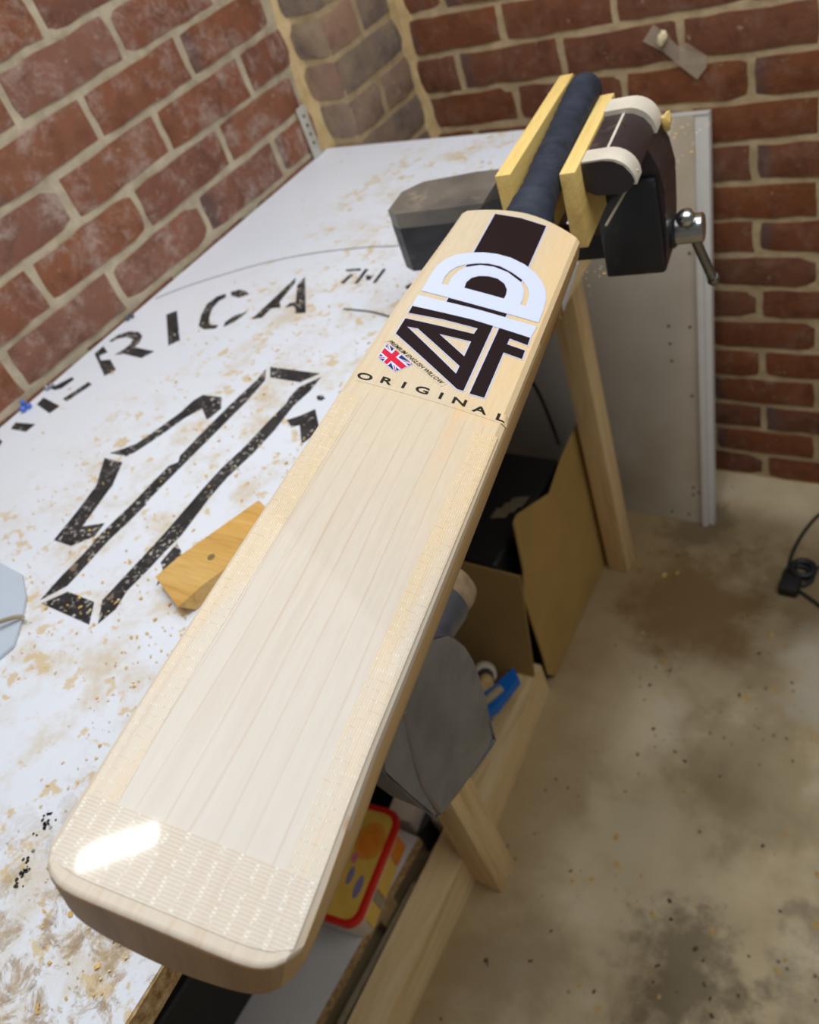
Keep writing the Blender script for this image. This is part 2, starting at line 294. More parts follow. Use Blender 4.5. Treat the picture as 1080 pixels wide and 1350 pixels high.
STAINS_AND_SHADE = [(.93, -1.14, .12, lin(86, 74, 54), .65, .34), (1.00, -1.30, .10, lin(88, 78, 60), .4, .30), (.72, -.42, .20, lin(112, 82, 36), .75, .30), (.66, -.20, .10, lin(84, 70, 48), .6, .2), (.90, -.30, .16, lin(104, 84, 50), .6, .3), (1.15, -1.05, .12, lin(110, 98, 78), .5, .35), (.95, -.75, .2, lin(130, 112, 78), .45, .4), (.78, -.95, .10, lin(196, 182, 150), .6, .3), (1.06, -.52, .16, lin(188, 182, 166), .6, .3)]  # floor stains; the brown patches right of the rear leg are painted shadow
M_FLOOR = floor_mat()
def bench_mat():
    t = NT('dusty_white_board', .45, .4); v = t.co(); s = t.sep(v)
    c = t.ramp(t.noise(v, 3, 3), [(.3, lin(228, 233, 243)), (.7, lin(236, 241, 249))])
    zone = t.step(t.math('ADD', s[0], t.math('MULTIPLY', t.noise(v, 6, 3), .25)), .22, .52)
    soft = t.step(t.noise(v, 17, 6, .68), .44, .74)
    c = t.mix(t.math('MULTIPLY', t.math('MULTIPLY', soft, zone), .75), c, lin(208, 186, 140))
    blot = t.step(t.noise(t.map(v, (1, 1, 1), (5, 2, 0)), 38, 4, .62, .15), .58, .64)
    c = t.mix(t.math('MULTIPLY', t.math('MULTIPLY', blot, t.step(zone, 0, .6)), .75), c, lin(216, 190, 136))
    # bare, worn chipboard on the near corner of the board
    wz = t.math('MULTIPLY', t.step(t.math('SUBTRACT', s[0], t.math('MULTIPLY', s[1], .55)), 1.36, 1.60), 1)
    w2 = t.math('MULTIPLY', t.step(t.noise(v, 36, 7, .72, .5), .48, .60), wz)
    c = t.mix(t.math('MULTIPLY', w2, .78), c, t.ramp(t.noise(v, 120, 4, .7), [(.3, lin(120, 92, 56)), (.55, lin(178, 150, 104)), (.75, lin(226, 214, 190))]))
    t.bump(t.math('ADD', t.noise(v, 90, 4), t.math('MULTIPLY', w2, -2)), .15, .001)
    return t.col(c)
M_BENCH = bench_mat()
M_CHIP = (lambda t: t.col(t.ramp(t.noise(t.co(), 130, 5, .7), [(.3, lin(110, 80, 48)), (.5, lin(172, 138, 92)), (.75, lin(214, 186, 140))])))(NT('chipboard_edge', .9, .2))
def stencil_mat():
    t = NT('worn_black_stencil_paint', .6, .3); v = t.co()
    c = t.ramp(t.noise(v, 30, 4), [(.3, lin(34, 33, 34)), (.7, lin(62, 60, 60))])
    c = t.mix(t.math('MULTIPLY', t.step(t.noise(v, 190, 3, .6), .57, .63), t.step(t.noise(v, 14, 2), .38, .55)), c, lin(190, 184, 178))
    c = t.mix(t.math('MULTIPLY', t.step(t.noise(v, 45, 3), .64, .70), .7), c, lin(150, 130, 112))
    return t.col(c)
M_STENCIL = stencil_mat()
M_LINE = plain('pencil_grey_line', lin(96, 96, 98), .7)

# willow ---------------------------------------------------------------
def willow(name, tape=None, coat=.0, lift=0):
    t = NT(name, .42, .4, coat); t.b.inputs['Coat Roughness'].default_value = .05; t.b.inputs['Specular IOR Level'].default_value = .22
    p = t.co(); s = t.sep(p)
    v = t.map(p, (1, .035, .6))
    g = t.noise(v, 95, 3, .5, .2)
    c = t.ramp(g, [(.3, lin(194, 181, 163)), (.5, lin(201, 189, 172)), (.7, lin(192, 175, 153))])
    # growth lines, running the length of the blade
    wob = t.math('ADD', s[0], t.math('MULTIPLY', t.math('SUBTRACT', t.noise(t.map(p, (.8, .35, .8)), 9, 2), .5), .016))
    wob = t.math('ADD', wob, t.math('MULTIPLY', t.math('SUBTRACT', t.noise(t.map(p, (1, .04, 0), (2.3, .7, 0)), 34, 2), .5), .022))
    ln = t.math('FRACT', t.math('MULTIPLY', wob, 88))
    l = t.math('SUBTRACT', 1, t.step(t.math('ABSOLUTE', t.math('SUBTRACT', ln, .5)), .0, .07))
    c = t.mix(t.math('MULTIPLY', l, t.math('MULTIPLY', t.noise(t.map(p, (3, .6, 1)), 30, 2), .75)), c, lin(196, 158, 124))
    # yellower heartwood towards the shoulder's right half
    hw = t.math('MULTIPLY', t.step(t.math('ADD', s[0], t.math('MULTIPLY', t.math('SUBTRACT', t.noise(v, 30, 3), .5), .04)), .006, .042), t.step(s[1], .16, .42))
    c = t.mix(t.math('MULTIPLY', hw, .8), c, lin(232, 188, 122))
    st = t.math('MULTIPLY', t.step(t.math('ABSOLUTE', t.math('SUBTRACT', wob, .023)), .007, 0), t.math('MULTIPLY', t.step(s[1], .22, .33), t.step(s[1], .36, .33)))
    c = t.mix(t.math('MULTIPLY', st, .55), c, lin(226, 164, 84))
    c = t.mix(t.math('MULTIPLY', t.step(s[1], .12, .36), .55), c, lin(210, 188, 150))
    c = t.mix(.10, c, t.ramp(t.noise(t.map(p, (1, .12, 1)), 500, 2), [(.3, lin(214, 190, 152)), (.7, lin(250, 240, 222))]))
    c = t.mix(t.math('MULTIPLY', t.step(t.noise(t.map(p, (1, .6, 1)), 42, 2), .70, .76), .5), c, lin(176, 128, 78))
    h = g
    if tape:
        # fibre tape: fine threads along the strip with pale knots where they cross
        ax, ay = (0, 1) if tape == 'edge' else (1, 0)
        wv = t.math('MULTIPLY', t.noise(p, 50, 1), .0022)
        a = t.math('FRACT', t.math('MULTIPLY', s[ax], 760 if tape == 'edge' else 600)); b = t.math('FRACT', t.math('MULTIPLY', t.math('ADD', s[ay], wv), 185 if tape == 'edge' else 130))
        da = t.math('ABSOLUTE', t.math('SUBTRACT', a, .5)); db = t.math('ABSOLUTE', t.math('SUBTRACT', b, .5))
        la = t.step(da, .22, .06); lb = t.step(db, .07, .02)
        c = t.mix(t.math('MULTIPLY', t.step(t.noise(t.map(p, (1, .15, 1)), 60, 3), .4, .6), .30), c, lin(222, 188, 132) if tape == 'edge' else lin(204, 186, 158))
        c = t.mix(t.math('MULTIPLY', la, .22 if tape == 'edge' else .55), c, lin(166, 140, 112) if tape == 'toe' else lin(240, 222, 186))
        dash = t.math('MULTIPLY', lb, t.step(t.noise(t.map(p, (1, 1, 1)), 420, 1), .36, .5))
        c = t.mix(t.math('MULTIPLY', dash, .30 if tape == 'edge' else .15), c, lin(140, 120, 96))
        kn = t.math('MULTIPLY', t.step(db, .15, .05), t.math('MULTIPLY', t.step(da, .3, .1), t.step(t.noise(p, 330, 1), .44, .54)))
        c = t.mix(t.math('MULTIPLY', kn, .75 if tape == 'toe' else .5), c, lin(255, 252, 240))
        h = t.math('ADD', t.math('MULTIPLY', la, .4), t.math('MULTIPLY', kn, 1.0)); t.bump(h, .35, .0003)
    else: t.bump(g, .04, .0004)
    if lift or tape:
        c = t.mix(t.math('MULTIPLY', t.step(s[1], .20, .0), .30), c, lin(206, 200, 190))
    if lift:
        c = t.mix(t.math('ADD', lift, t.math('MULTIPLY', t.step(s[1], .30, .0), .20)), c, lin(202, 200, 197)); t.bump(t.noise(t.map(p, (1, .6, 1)), 55, 3, .6), .10, .001)
        c = t.mix(t.math('MULTIPLY', l, t.math('MULTIPLY', t.noise(t.map(p, (3, .6, 1)), 30, 2), .36)), c, lin(172, 134, 106))
    return t.col(c)
M_WILLOW = willow('willow'); M_FILM = willow('willow_under_clear_film', None, .28, .14)
M_TAPE_E = willow('willow_under_fibre_tape', 'edge', .35); M_TAPE_T = willow('willow_under_toe_tape', 'toe', .5)
M_HEART_SHADE = wood('willow_heartwood_edge_shaded', lin(198, 162, 110), lin(188, 150, 98), lin(164, 124, 76), 1, 90, .5)  # heartwood tan, with the shade on the blade edges painted into it
M_ENDGRAIN_SHADE = wood('willow_end_grain_shaded', lin(190, 150, 104), lin(176, 136, 92), lin(152, 114, 76), 2, 90, .55)  # end grain, darkened so the toe's shade is in the colour
M_BAND = willow('willow_under_clear_label', None, .2); 
M_INK = plain('dark_label_ink', lin(30, 15, 18), .5, spec=.2, var=.03)
M_WHITE = plain('white_label', lin(204, 212, 234), .35, var=.01)
M_RIM = plain('pale_lilac_label_edge', lin(196, 200, 226), .35, var=.01)
M_BLACKTXT = plain('black_print', lin(20, 22, 16), .4, var=.02)
M_RED = plain('flag_red', lin(206, 16, 54), .4, var=.02); M_BLUE = plain('flag_blue', lin(30, 36, 104), .4, var=.02)
def grip_mat():
    t = NT('navy_rubber_grip', .62, .35); v = t.co()
    t.bump(t.noise(v, 420, 3), .3, .0006)
    return t.col(t.ramp(t.noise(v, 60, 3), [(.3, lin(30, 35, 47)), (.7, lin(46, 52, 66))]))
M_GRIP = grip_mat()
def castiron(name, a, b, dust):
    t = NT(name, .42, .5, .15); v = t.co()
    c = t.ramp(t.noise(v, 18, 4), [(.3, a), (.7, b)])
    c = t.mix(t.math('MULTIPLY', t.step(t.noise(v, 24, 6, .7), .55, .72), .55), c, dust)
    t.bump(t.noise(v, 160, 4), .25, .001)
    return t.col(c)
M_IRON = castiron('dusty_black_cast_iron', lin(22, 23, 28), lin(38, 40, 47), lin(112, 104, 98))
M_IRONTOP = castiron('dust_covered_anvil_top', lin(84, 80, 76), lin(120, 112, 102), lin(168, 152, 128))
M_IRON2 = castiron('brownish_black_iron', lin(34, 28, 32), lin(56, 44, 46), lin(104, 88, 86))
M_STEEL = plain('bright_steel', lin(200, 202, 200), .22, 1, var=.1)
M_STEELD = plain('dull_steel', lin(140, 140, 138), .4, 1, var=.15)
M_PADTAPE = plain('grubby_white_tape', lin(206, 196, 178), .7, var=.14, sc=30, bump=.3)
M_PINE = wood('pine', lin(226, 196, 142), lin(214, 178, 118), lin(184, 140, 82), 1, 60)
M_PINE_Z = wood('pine_upright', lin(232, 206, 158), lin(220, 188, 134), lin(190, 152, 98), 2, 50)
M_PINE_Y = wood('pine_rail', lin(236, 212, 164), lin(224, 194, 140), lin(194, 156, 102), 1, 50)
M_BOARD = wood('yellow_pine_board', lin(236, 208, 134), lin(226, 192, 112), lin(196, 152, 80), 1, 50)
M_BLOCK = wood('orange_pine_block', lin(226, 190, 120), lin(214, 166, 84), lin(176, 122, 56), 0, 60, .5, .2, lin(222, 160, 66))
M_MDF = plain('tan_hardboard', lin(176, 144, 80), .8, var=.10, sc=9)
M_CARD = plain('brown_cardboard', lin(158, 128, 76), .85, var=.08, sc=9)
M_CARD2 = plain('ochre_plywood', lin(128, 94, 36), .8, var=.1, sc=12)
def panel_mat():
    t = NT('scuffed_white_melamine', .4, .4); v = t.co(); s = t.sep(v)
    c = t.ramp(t.noise(v, 4, 4), [(.3, lin(190, 178, 160)), (.7, lin(208, 198, 182))])
    c = t.mix(t.math('MULTIPLY', t.step(t.noise(v, 3.2, 4, .6), .45, .75), .55), c, lin(168, 146, 108))
    return t.col(c)
M_PANEL = panel_mat()
M_PANELW = plain('white_panel_edge', lin(212, 208, 202), .45, var=.03)
M_BLACKP = plain('black_plastic', lin(20, 20, 21), .5, var=.1)
M_BAG = (lambda t: (t.bump(t.noise(t.co(), 30, 4), .35, .004), t.col(t.ramp(t.noise(t.co(), 22, 5), [(.3, lin(106, 102, 97)), (.7, lin(130, 125, 118))])))[1])(NT('grey_nylon', .5, .4))
M_BAGD = plain('grey_shiny_tape', lin(84, 86, 94), .3, var=.2, sc=60, bump=.4)
M_PIPING = plain('taupe_piping', lin(120, 108, 96), .7)
M_FELT = plain('stained_cork', lin(160, 136, 104), .9, var=.3, sc=70, bump=.5)
M_TUBRED = plain('red_plastic', lin(214, 32, 20), .35, var=.04)
M_TUBCLEAR = plain('cream_plastic', lin(222, 206, 190), .35, var=.05)
M_YELLOW = plain('yellow_print', lin(232, 190, 84), .4, var=.08); M_ORANGE = plain('orange_print', lin(234, 138, 40), .4, var=.15, sc=90)
M_PURPLE = plain('violet_print', lin(142, 126, 160), .4, var=.1, sc=120); M_PINK = plain('pink_print', lin(222, 120, 130), .4)
M_SHELF = plain('white_shelf', lin(206, 202, 198), .5, var=.05, sc=8)
M_BLUEP = plain('blue_plastic', lin(10, 104, 190), .35, var=.05)
M_SKIN = plain('pale_worn_wood', lin(214, 182, 150), .6, var=.08)
M_GREYP = plain('dark_grey_rubber', lin(58, 56, 54), .6); M_PALE = plain('grey_weathered_wood', lin(160, 146, 118), .8, var=.15)
M_RAG = plain('pale_blue_film', lin(196, 208, 222), .5, var=.02)
M_GALV = plain('galvanised_steel', lin(204, 202, 190), .5, .15, var=.08)
M_PUTTY = plain('cream_filler', lin(236, 222, 182), .7, var=.08, bump=.3)
M_CABLE = plain('black_cable', lin(22, 23, 25), .5); M_BEAD = plain('blue_glass_bead', lin(60, 110, 220), .1, coat=1); M_BEADC = plain('grey_glass_bead', lin(150, 160, 172), .1, coat=1)
M_SHAVE = (lambda t: t.col(t.ramp(t.rnd(), [(0, lin(226, 196, 138)), (1, lin(238, 214, 168))])))(NT('wood_shaving', .8, .2))
def clear_tape():
    t = NT('translucent_packing_tape', .25, .5); t.b.inputs['Alpha'].default_value = .42
    return t.col(lin(206, 190, 168))
M_CLEAR = clear_tape()
# ------------------------------------------------------------------ the setting: floor and brick walls
J0 = .994; YK = -1.0451; XK = .7556; B0 = 1.125; BED = .075; STR = .225
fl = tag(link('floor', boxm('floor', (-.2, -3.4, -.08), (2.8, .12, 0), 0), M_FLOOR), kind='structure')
wl = tag(link('wall_left', boxm('wall_left', (-.14, -2.6, 0), (-.0045, .1, 1.95), 0), M_MORTAR), kind='structure')
wb = tag(link('wall_back', boxm('wall_back', (-.0045, .0045, 0), (2.6, .14, 1.95), 0), M_MORTAR_B), kind='structure')
wp = tag(link('wall_pier', boxm('wall_pier', (-.0045, -.2310, 0), (.0855, .0045, 1.95), 0), M_MORTAR_B), kind='structure')

def brick_mesh(name, L, H, seed, D=.03):
    """a brick: worn front face (local x along, y outwards is -y, z up), sides running back into the mortar"""
    rr = random.Random(seed); bm = bmesh.new(); nx, nz = 6, 3
    if L < .13: nx = 4
    g = []
    for j in range(nz + 1):
        row = []
        for i in range(nx + 1):
            u, v = i / nx, j / nz; x, z = (u - .5) * L, (v - .5) * H
            e = (i in (0, nx)) + (j in (0, nz))
            x += rr.uniform(-1, 1) * .0022 * (i in (0, nx)) ; z += rr.uniform(-1, 1) * .0020 * (j in (0, nz))
            y = .0022 * e + rr.uniform(-.0012, .0012)
            row.append(bm.verts.new((x, y, z)))
        g.append(row)
    for j in range(nz):
        for i in range(nx): bm.faces.new((g[j][i], g[j][i + 1], g[j + 1][i + 1], g[j + 1][i]))
    rim = g[0] + [g[j][nx] for j in range(1, nz + 1)] + g[nz][-2::-1] + [g[j][0] for j in range(nz - 1, 0, -1)]
    bk = [bm.verts.new((v.co.x, D, v.co.z)) for v in rim]
    n = len(rim)
    for i in range(n): bm.faces.new((rim[i], bk[i], bk[(i + 1) % n], rim[(i + 1) % n]))
    me = fin(bm, name, True, 50); return me
FULL = [brick_mesh('brick_face', .211, .0615, k) for k in range(8)]
HALF = [brick_mesh('half_brick_face', .088, .0625, 40 + k) for k in range(4)]
def lay(wall, meshes, mat, loc, rz, sx=1):
    me = random.choice(meshes)
    key = me.name + mat.name
    if key not in LAID:
        m2 = me.copy(); m2.materials.append(mat); LAID[key] = m2
    M = Matrix.Translation(loc) @ Matrix.Rotation(rz, 4, 'Z') @ Matrix.Rotation(random.gauss(0, .006), 4, 'Y') @ Matrix.Diagonal((sx, 1, 1, 1))
    link('brick', LAID[key], None, wall, M)
LAID = {}
jit = lambda s: random.uniform(-s, s)
for i in range(-4, 10):                                    # left wall: courses above and just below the bench
    z = J0 + BED * (i + .5)
    for k in range(-4, 5):
        y = YK + STR * (k + .5 + (.5 if i % 2 else 0))
        y0, y1 = y - STR / 2 + .0078, min(y + STR / 2 - .0078, -.236)
        if y1 - y0 < .02: continue
        lay(wl, FULL, M_BRICK, (jit(.0012), (y0 + y1) / 2, z + jit(.001)), math.pi / 2, (y1 - y0) / .211)
for j in range(-7, 16):                                    # back wall: floor to above the vise
    z = B0 - BED * (j - .5)
    for k in range(-4, 5):
        x = XK + STR * (k + .5 + (.5 if j % 2 == 0 else 0))
        x0, x1 = max(x - STR / 2 + .0078, .092), x + STR / 2 - .0078
        if x1 - x0 < .02 or x0 > 1.75: continue
        lay(wb, FULL, M_BRICK_B, ((x0 + x1) / 2, jit(.0012), z + jit(.001)), 0, (x1 - x0) / .211)
for i in range(-3, 9):                                     # the pier: headers in front, stretchers on its side
    z = J0 + BED * (i + .5)
    lay(wp, HALF, M_BRICK_P, (.046, -.2355 + jit(.001), z), 0, .90)
    if i % 2: lay(wp, FULL, M_BRICK_P, (.090 + jit(.001), -.117, z), math.pi / 2, 1.02)
    else:
        lay(wp, HALF, M_BRICK_P, (.090 + jit(.001), -.181, z), math.pi / 2, 1.1); lay(wp, HALF, M_BRICK_P, (.090 + jit(.001), -.065, z), math.pi / 2, 1.15)
def fillet(name, x, y, sx, sy, z0, z1, r, wall, seed):
    """sawdust caked into an inner corner: a ragged cove"""
    bm = bmesh.new(); rows = []; n = 28
    for i in range(n + 1):
        z = z0 + (z1 - z0) * i / n; row = []
        for k in range(7):
            a = k / 6 * math.pi / 2
            rr = r * (.75 + .6 * mnoise.noise(Vector((seed, z * 9, k * .3))) + .25 * mnoise.noise(Vector((seed + 5, z * 40, k * .9))))
            d = rr * (1 - .9 * math.sin(2 * a) ** .8 * .62)
            row.append(bm.verts.new((x + sx * d * math.cos(a), y + sy * d * math.sin(a), z)))
        rows.append(row)
    for a, b in zip(rows, rows[1:]):
        for k in range(6): bm.faces.new((a[k], a[k + 1], b[k + 1], b[k]))
    return tag(link(name, fin(bm, name, True, 80), M_DUST, wall), kind='stuff')
fillet('caked_sawdust', -.004, -.231, 1, -1, .96, 1.6, .028, wp, 1.5)
fillet('caked_sawdust', .0855, .0045, 1, -1, .8, 1.6, .030, wp, 9.5)

# ------------------------------------------------------------------ workbench
ZB = .985
bench = empty('workbench', (.4, -.95, 0), 0, 'long white-topped workbench on pine legs with a stencilled black emblem along the brick wall', 'workbench')
top_out = [(.003, -2.3), (.835, -2.3), (.803, -1.55), (.739, -.74), (.704, -.60), (.690, -.240), (.003, -.240)]
top = link('bench_top', prismm('bench_top', top_out, ZB - .024, ZB, .0015, 2), M_BENCH, bench)
bm = bmesh.new()                                            # rough chipboard edge strip along the front of the top
fr = [(.835, -2.3), (.803, -1.55), (.739, -.74)]
pp = []
for (a, b) in zip(fr, fr[1:]):
    for i in range(24):
        t = i / 24; pp.append((a[0] + (b[0] - a[0]) * t + .0012 + random.uniform(0, .0016), a[1] + (b[1] - a[1]) * t))
pp.append((.7405, -.74)); back = [(x - .006, y) for x, y in pp]
prism(bm, pp + back[::-1], ZB - .0243, ZB - .0012)
link('chipboard_edge', fin(bm, 'chipboard_edge'), M_CHIP, bench)
def pl(name, a, b, mat, w=.003): return link(name, boxm(name, a, b, w), mat, bench)
pl('leg', (.552, -1.150, 0), (.608, -1.092, .960), M_PINE_Z)
pl('leg', (.503, -.372, 0), (.551, -.326, .960), M_PINE_Z)
pl('leg', (.035, -1.150, 0), (.09, -1.092, .960), M_PINE_Z); pl('leg', (.035, -.392, 0), (.09, -.350, .960), M_PINE_Z)
pl('leg', (.552, -2.2, 0), (.608, -2.14, .960), M_PINE_Z)
link('bottom_rail', prismm('bottom_rail', [(.535, -2.3), (.598, -2.3), (.5515, -1.12), (.510, -.725), (.457, -.725), (.492, -1.12)], .0, .090, .003), M_PINE_Y, bench)
link('front_rail', prismm('front_rail', [(.735, -2.3), (.785, -2.3), (.765, -1.55), (.713, -.74), (.698, -.58), (.690, -.40), (.640, -.40), (.648, -.58), (.663, -.74), (.715, -1.55)], .928, .9605, .003), M_PINE_Y, bench)
for y in (-.40, -1.16, -2.2): pl('cross_rail', (.035, y, .890), (.640, y + .045, .9605), M_PINE) if y == -2.2 else pl('cross_rail', (.035, y - .046, .890), (.640, y - .002, .9605), M_PINE)
pl('shelf', (.03, -2.25, .100), (.470, -1.155, .118), M_SHELF, .001)
bm = bmesh.new(); prism(bm, [(.4702, -2.25), (.4745, -2.25), (.4745, -1.155), (.4702, -1.155)], .100, .1183)
link('shelf_edge', fin(bm, 'shelf_edge'), M_CHIP, bench)
for y in (-1.3, -2.1): pl('shelf_bearer', (.05, y, 0), (.46, y + .045, .100), M_PINE)
# stencilled lettering and emblem, laid on the board as paint
NM = {'letter_m': 'stencil_letter', 'letter_e': 'stencil_letter', 'letter_r': 'stencil_letter', 'letter_i': 'stencil_letter', 'letter_c': 'stencil_letter', 'letter_a': 'stencil_letter', 'letter_t': 'script_letter', 'letter_m2': 'script_letter', 'mark': 'paint_mark', 'smudge': 'paint_smudge'}
for k, L in M.items():
    if k in ('arc', 'line2'): continue
    for P in ([] if k == 'smudge' else L):
        bm = bmesh.new(); poly_sheet(bm, [P], ZB + .0007, .0006)
        link(NM.get(k, 'emblem_piece'), fin(bm, k), M_STENCIL, top)
for k, wd in (('arc', .0022), ('line2', .004)):
    P = smooth_path([(x, y, 0) for x, y in M[k]], 5); bm = bmesh.new(); lf, rt = [], []
    for i, p in enumerate(P):
        d = (P[min(i + 1, len(P) - 1)] - P[max(i - 1, 0)]).normalized(); nn = Vector((-d.y, d.x, 0)) * wd / 2
        lf.append((p + nn)[:2]); rt.append((p - nn)[:2])
    poly_sheet(bm, [lf + rt[::-1]], ZB + .0005, .0004)
    link('drawn_line', fin(bm, 'drawn_line'), M_LINE, top)

for P in M['smudge'][:2]:                                   # sprays of tiny ink specks
    cx_ = sum(p[0] for p in P) / len(P); cy_ = sum(p[1] for p in P) / len(P); bm = bmesh.new()
    for i in range(24):
        a, d = random.uniform(0, 6.28), abs(random.gauss(0, .006)); s_ = random.uniform(.0006, .0019); x, y = cx_ + d * math.cos(a), cy_ + d * 1.3 * math.sin(a)
        poly_sheet(bm, [[(x + s_ * random.uniform(.6, 1.2) * math.cos(t), y + s_ * random.uniform(.6, 1.2) * math.sin(t)) for t in (0, 1.05, 2.1, 3.14, 4.2, 5.2)]], ZB + .0007, .0006)
    tag(link('ink_specks', fin(bm, 'ink_specks'), M_STENCIL, top), kind='stuff')
# sawdust and shavings lying on the board: too many and too small to count
def shavings(name, n, where, size, mat, parent, seed):
    rr = random.Random(seed); bm = bmesh.new(); k = 0
    while k < n:
        p = where(rr)
        if p is None: continue
        k += 1; x, y, z = p; a = rr.uniform(0, 6.28); L = rr.uniform(*size); W = L * rr.uniform(.3, .8); h = rr.uniform(.0004, .0016)
        ca, sa = math.cos(a), math.sin(a)
        q = [(-L, -W, 0), (0, -W * 1.1, h), (L, -W * .7, 0), (L * .9, W, h * .4), (0, W * 1.1, h * 1.2), (-L * .9, W * .8, .0002)]
        v = [bm.verts.new((x + (u * ca - t * sa) / 2, y + (u * sa + t * ca) / 2, z + s + .0003)) for u, t, s in q]
        bm.faces.new((v[0], v[1], v[4], v[5])); bm.faces.new((v[1], v[2], v[3], v[4]))
    return tag(link(name, fin(bm, name), mat, parent), kind='stuff')
def on_bench(rr):
    x = rr.uniform(.05, .78); y = rr.uniform(-1.7, -.26)
    d = mnoise.noise(Vector((x * 7, y * 7, 2))) + .5 * mnoise.noise(Vector((x * 22, y * 22, 5)))
    if rr.random() > (x - .12) * 1.6 + d * .9: return None
    return (x, y, ZB + .0006)
M_SH1 = plain('ochre_shavings', lin(226, 186, 110), .8, var=.15, sc=30); M_SH2 = plain('pale_shavings', lin(230, 214, 180), .8, var=.12, sc=30)
shavings('sawdust', 900, on_bench, (.0015, .005), M_SH1, top, 3)
shavings('sawdust', 1500, on_bench, (.001, .0035), M_SH2, top, 4)
def on_floor(rr):
    x = rr.uniform(.63, 1.5); y = rr.uniform(-1.75, -.15)
    if rr.random() > .25 + (x - .6) * .1 + (-y - .4) * .5 + mnoise.noise(Vector((x * 6, y * 6, 8))): return None
    return (x, y, .0004)
shavings('floor_chips', 230, on_floor, (.003, .013), plain('ochre_floor_chips', lin(190, 156, 92), .8, var=.2, sc=25), fl, 5)
shavings('floor_chips', 200, on_floor, (.003, .010), plain('dark_floor_crumbs', lin(84, 70, 50), .9, var=.2, sc=25), fl, 6)

# ------------------------------------------------------------------ cricket bat
BM = Matrix(((.90559, -.21931, .36306, .98334), (.18429, .97438, .12891, -1.53839), (-.38203, -.04983, .92281, 1.24224), (0, 0, 0, 1)))
bat = empty('cricket_bat', (0, 0, 0), 0, 'cricket bat of pale willow with a navy grip, clamped in the vise above the bench', 'cricket bat', M=BM)
VS = .575
lerp = lambda a, b, t: a + (b - a) * t
def interp(v, T):
    for (a, x), (b, y) in zip(T, T[1:]):
        if v <= b: t = max(0, (v - a) / (b - a)); t = t * t * (3 - 2 * t); return lerp(x, y, t)
    return T[-1][1]
HW = [(0, .0543), (.10, .0535), (.40, .0530), (.60, .0503)]
CX = [(0, 0), (.10, -.0022), (.40, -.0022), (.60, 0)]
EDGE = [(0, .028), (.06, .031), (.20, .036), (.40, .034), (.56, .022), (.6, .020)]
SPINE = [(0, .052), (.05, .054), (.20, .062), (.42, .054), (.56, .040), (.6, .036)]
def facez(x, v):
    h = interp(v, HW); a = min(1, abs(x - interp(v, CX)) / h)
    return -.0010 * a * a - .0022 * max(0, (a - .94) / .06) ** 2
def vtop(x): return .594 - .020 * (abs(x) / .05) ** 1.8
def vbot(x): return -.003 + .013 * (abs(x) / .0545) ** 9
def section(v, tt):
    """closed loop of (x, z) pairs at length v"""
    h = interp(v, HW); e = interp(v, EDGE); s = interp(v, SPINE); P = []
    for i in range(25):
        a = -1 + 2 * i / 24
        a = math.copysign(abs(a) ** .8, a)
        P.append((a * h, facez(a * h + interp(v, CX), v)))
    q = .0012 + .0024 * min(1, v / .06) * (1 - max(0, v - .42) / .30)
    P += [(h + q * .35, -.0065), (h + q, -.016), (h + q, -e * .75), (h + q - .003, -e)]
    for i in range(1, 24):
        a = -1 + 2 * (24 - i) / 24; a = math.copysign(abs(a) ** .8, a)
        P.append((a * (h + q - .003), -e - (s - e) * (1 - abs(a) ** 1.8)))
    P += [(-h - q + .003, -e), (-h - q, -e * .75), (-h - q, -.016), (-h - q * .35, -.0065)]
    c = interp(v, CX); P = [(x + c, z) for x, z in P]
    return P
def blade_mesh():
    bm = bmesh.new(); N = 46; rings = []
    for k in range(-4, N + 1):
        t = max(k, 0) / N; row = []
        for x, z in section(.58 * t, t):
            xx = max(-.05, min(.05, x))
            v = lerp(vbot(x), vtop(xx), t)
            zz = z
            if k < 0:                                     # rounded toe: the end face rolls over below the face plane
                q = {-1: (.0010, .0003), -2: (.0019, .0010), -3: (.0024, .0021), -4: (.0025, .0030)}[k]
                v -= q[0]; zz = min(z, z - q[1]) if z > -.007 else z
            row.append(bm.verts.new((x * (1 - (.004 if k < 0 else 0)), v, zz)))
        rings.append(row)
    n = len(rings[0])
    for a, b in zip(rings, rings[1:]):
        for i in range(n): bm.faces.new((a[i], a[(i + 1) % n], b[(i + 1) % n], b[i]))
    for R_ in (rings[0], rings[-1]):                      # end faces as upright strips from face to back
        bk = R_[28:53]                                    # 25 back samples, right to left
        for i in range(24): bm.faces.new((R_[i], R_[i + 1], bk[23 - i], bk[24 - i]))
        bm.faces.new(R_[24:29]); bm.faces.new(R_[52:] + R_[:1])
    me = fin(bm, 'blade', True, 15); me.materials.append(M_WILLOW); me.materials.append(M_ENDGRAIN_SHADE); me.materials.append(M_HEART_SHADE)
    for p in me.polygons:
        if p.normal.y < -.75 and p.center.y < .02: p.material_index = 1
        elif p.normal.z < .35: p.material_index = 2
    return me
blade = link('blade', blade_mesh(), M_WILLOW, bat, local=True)
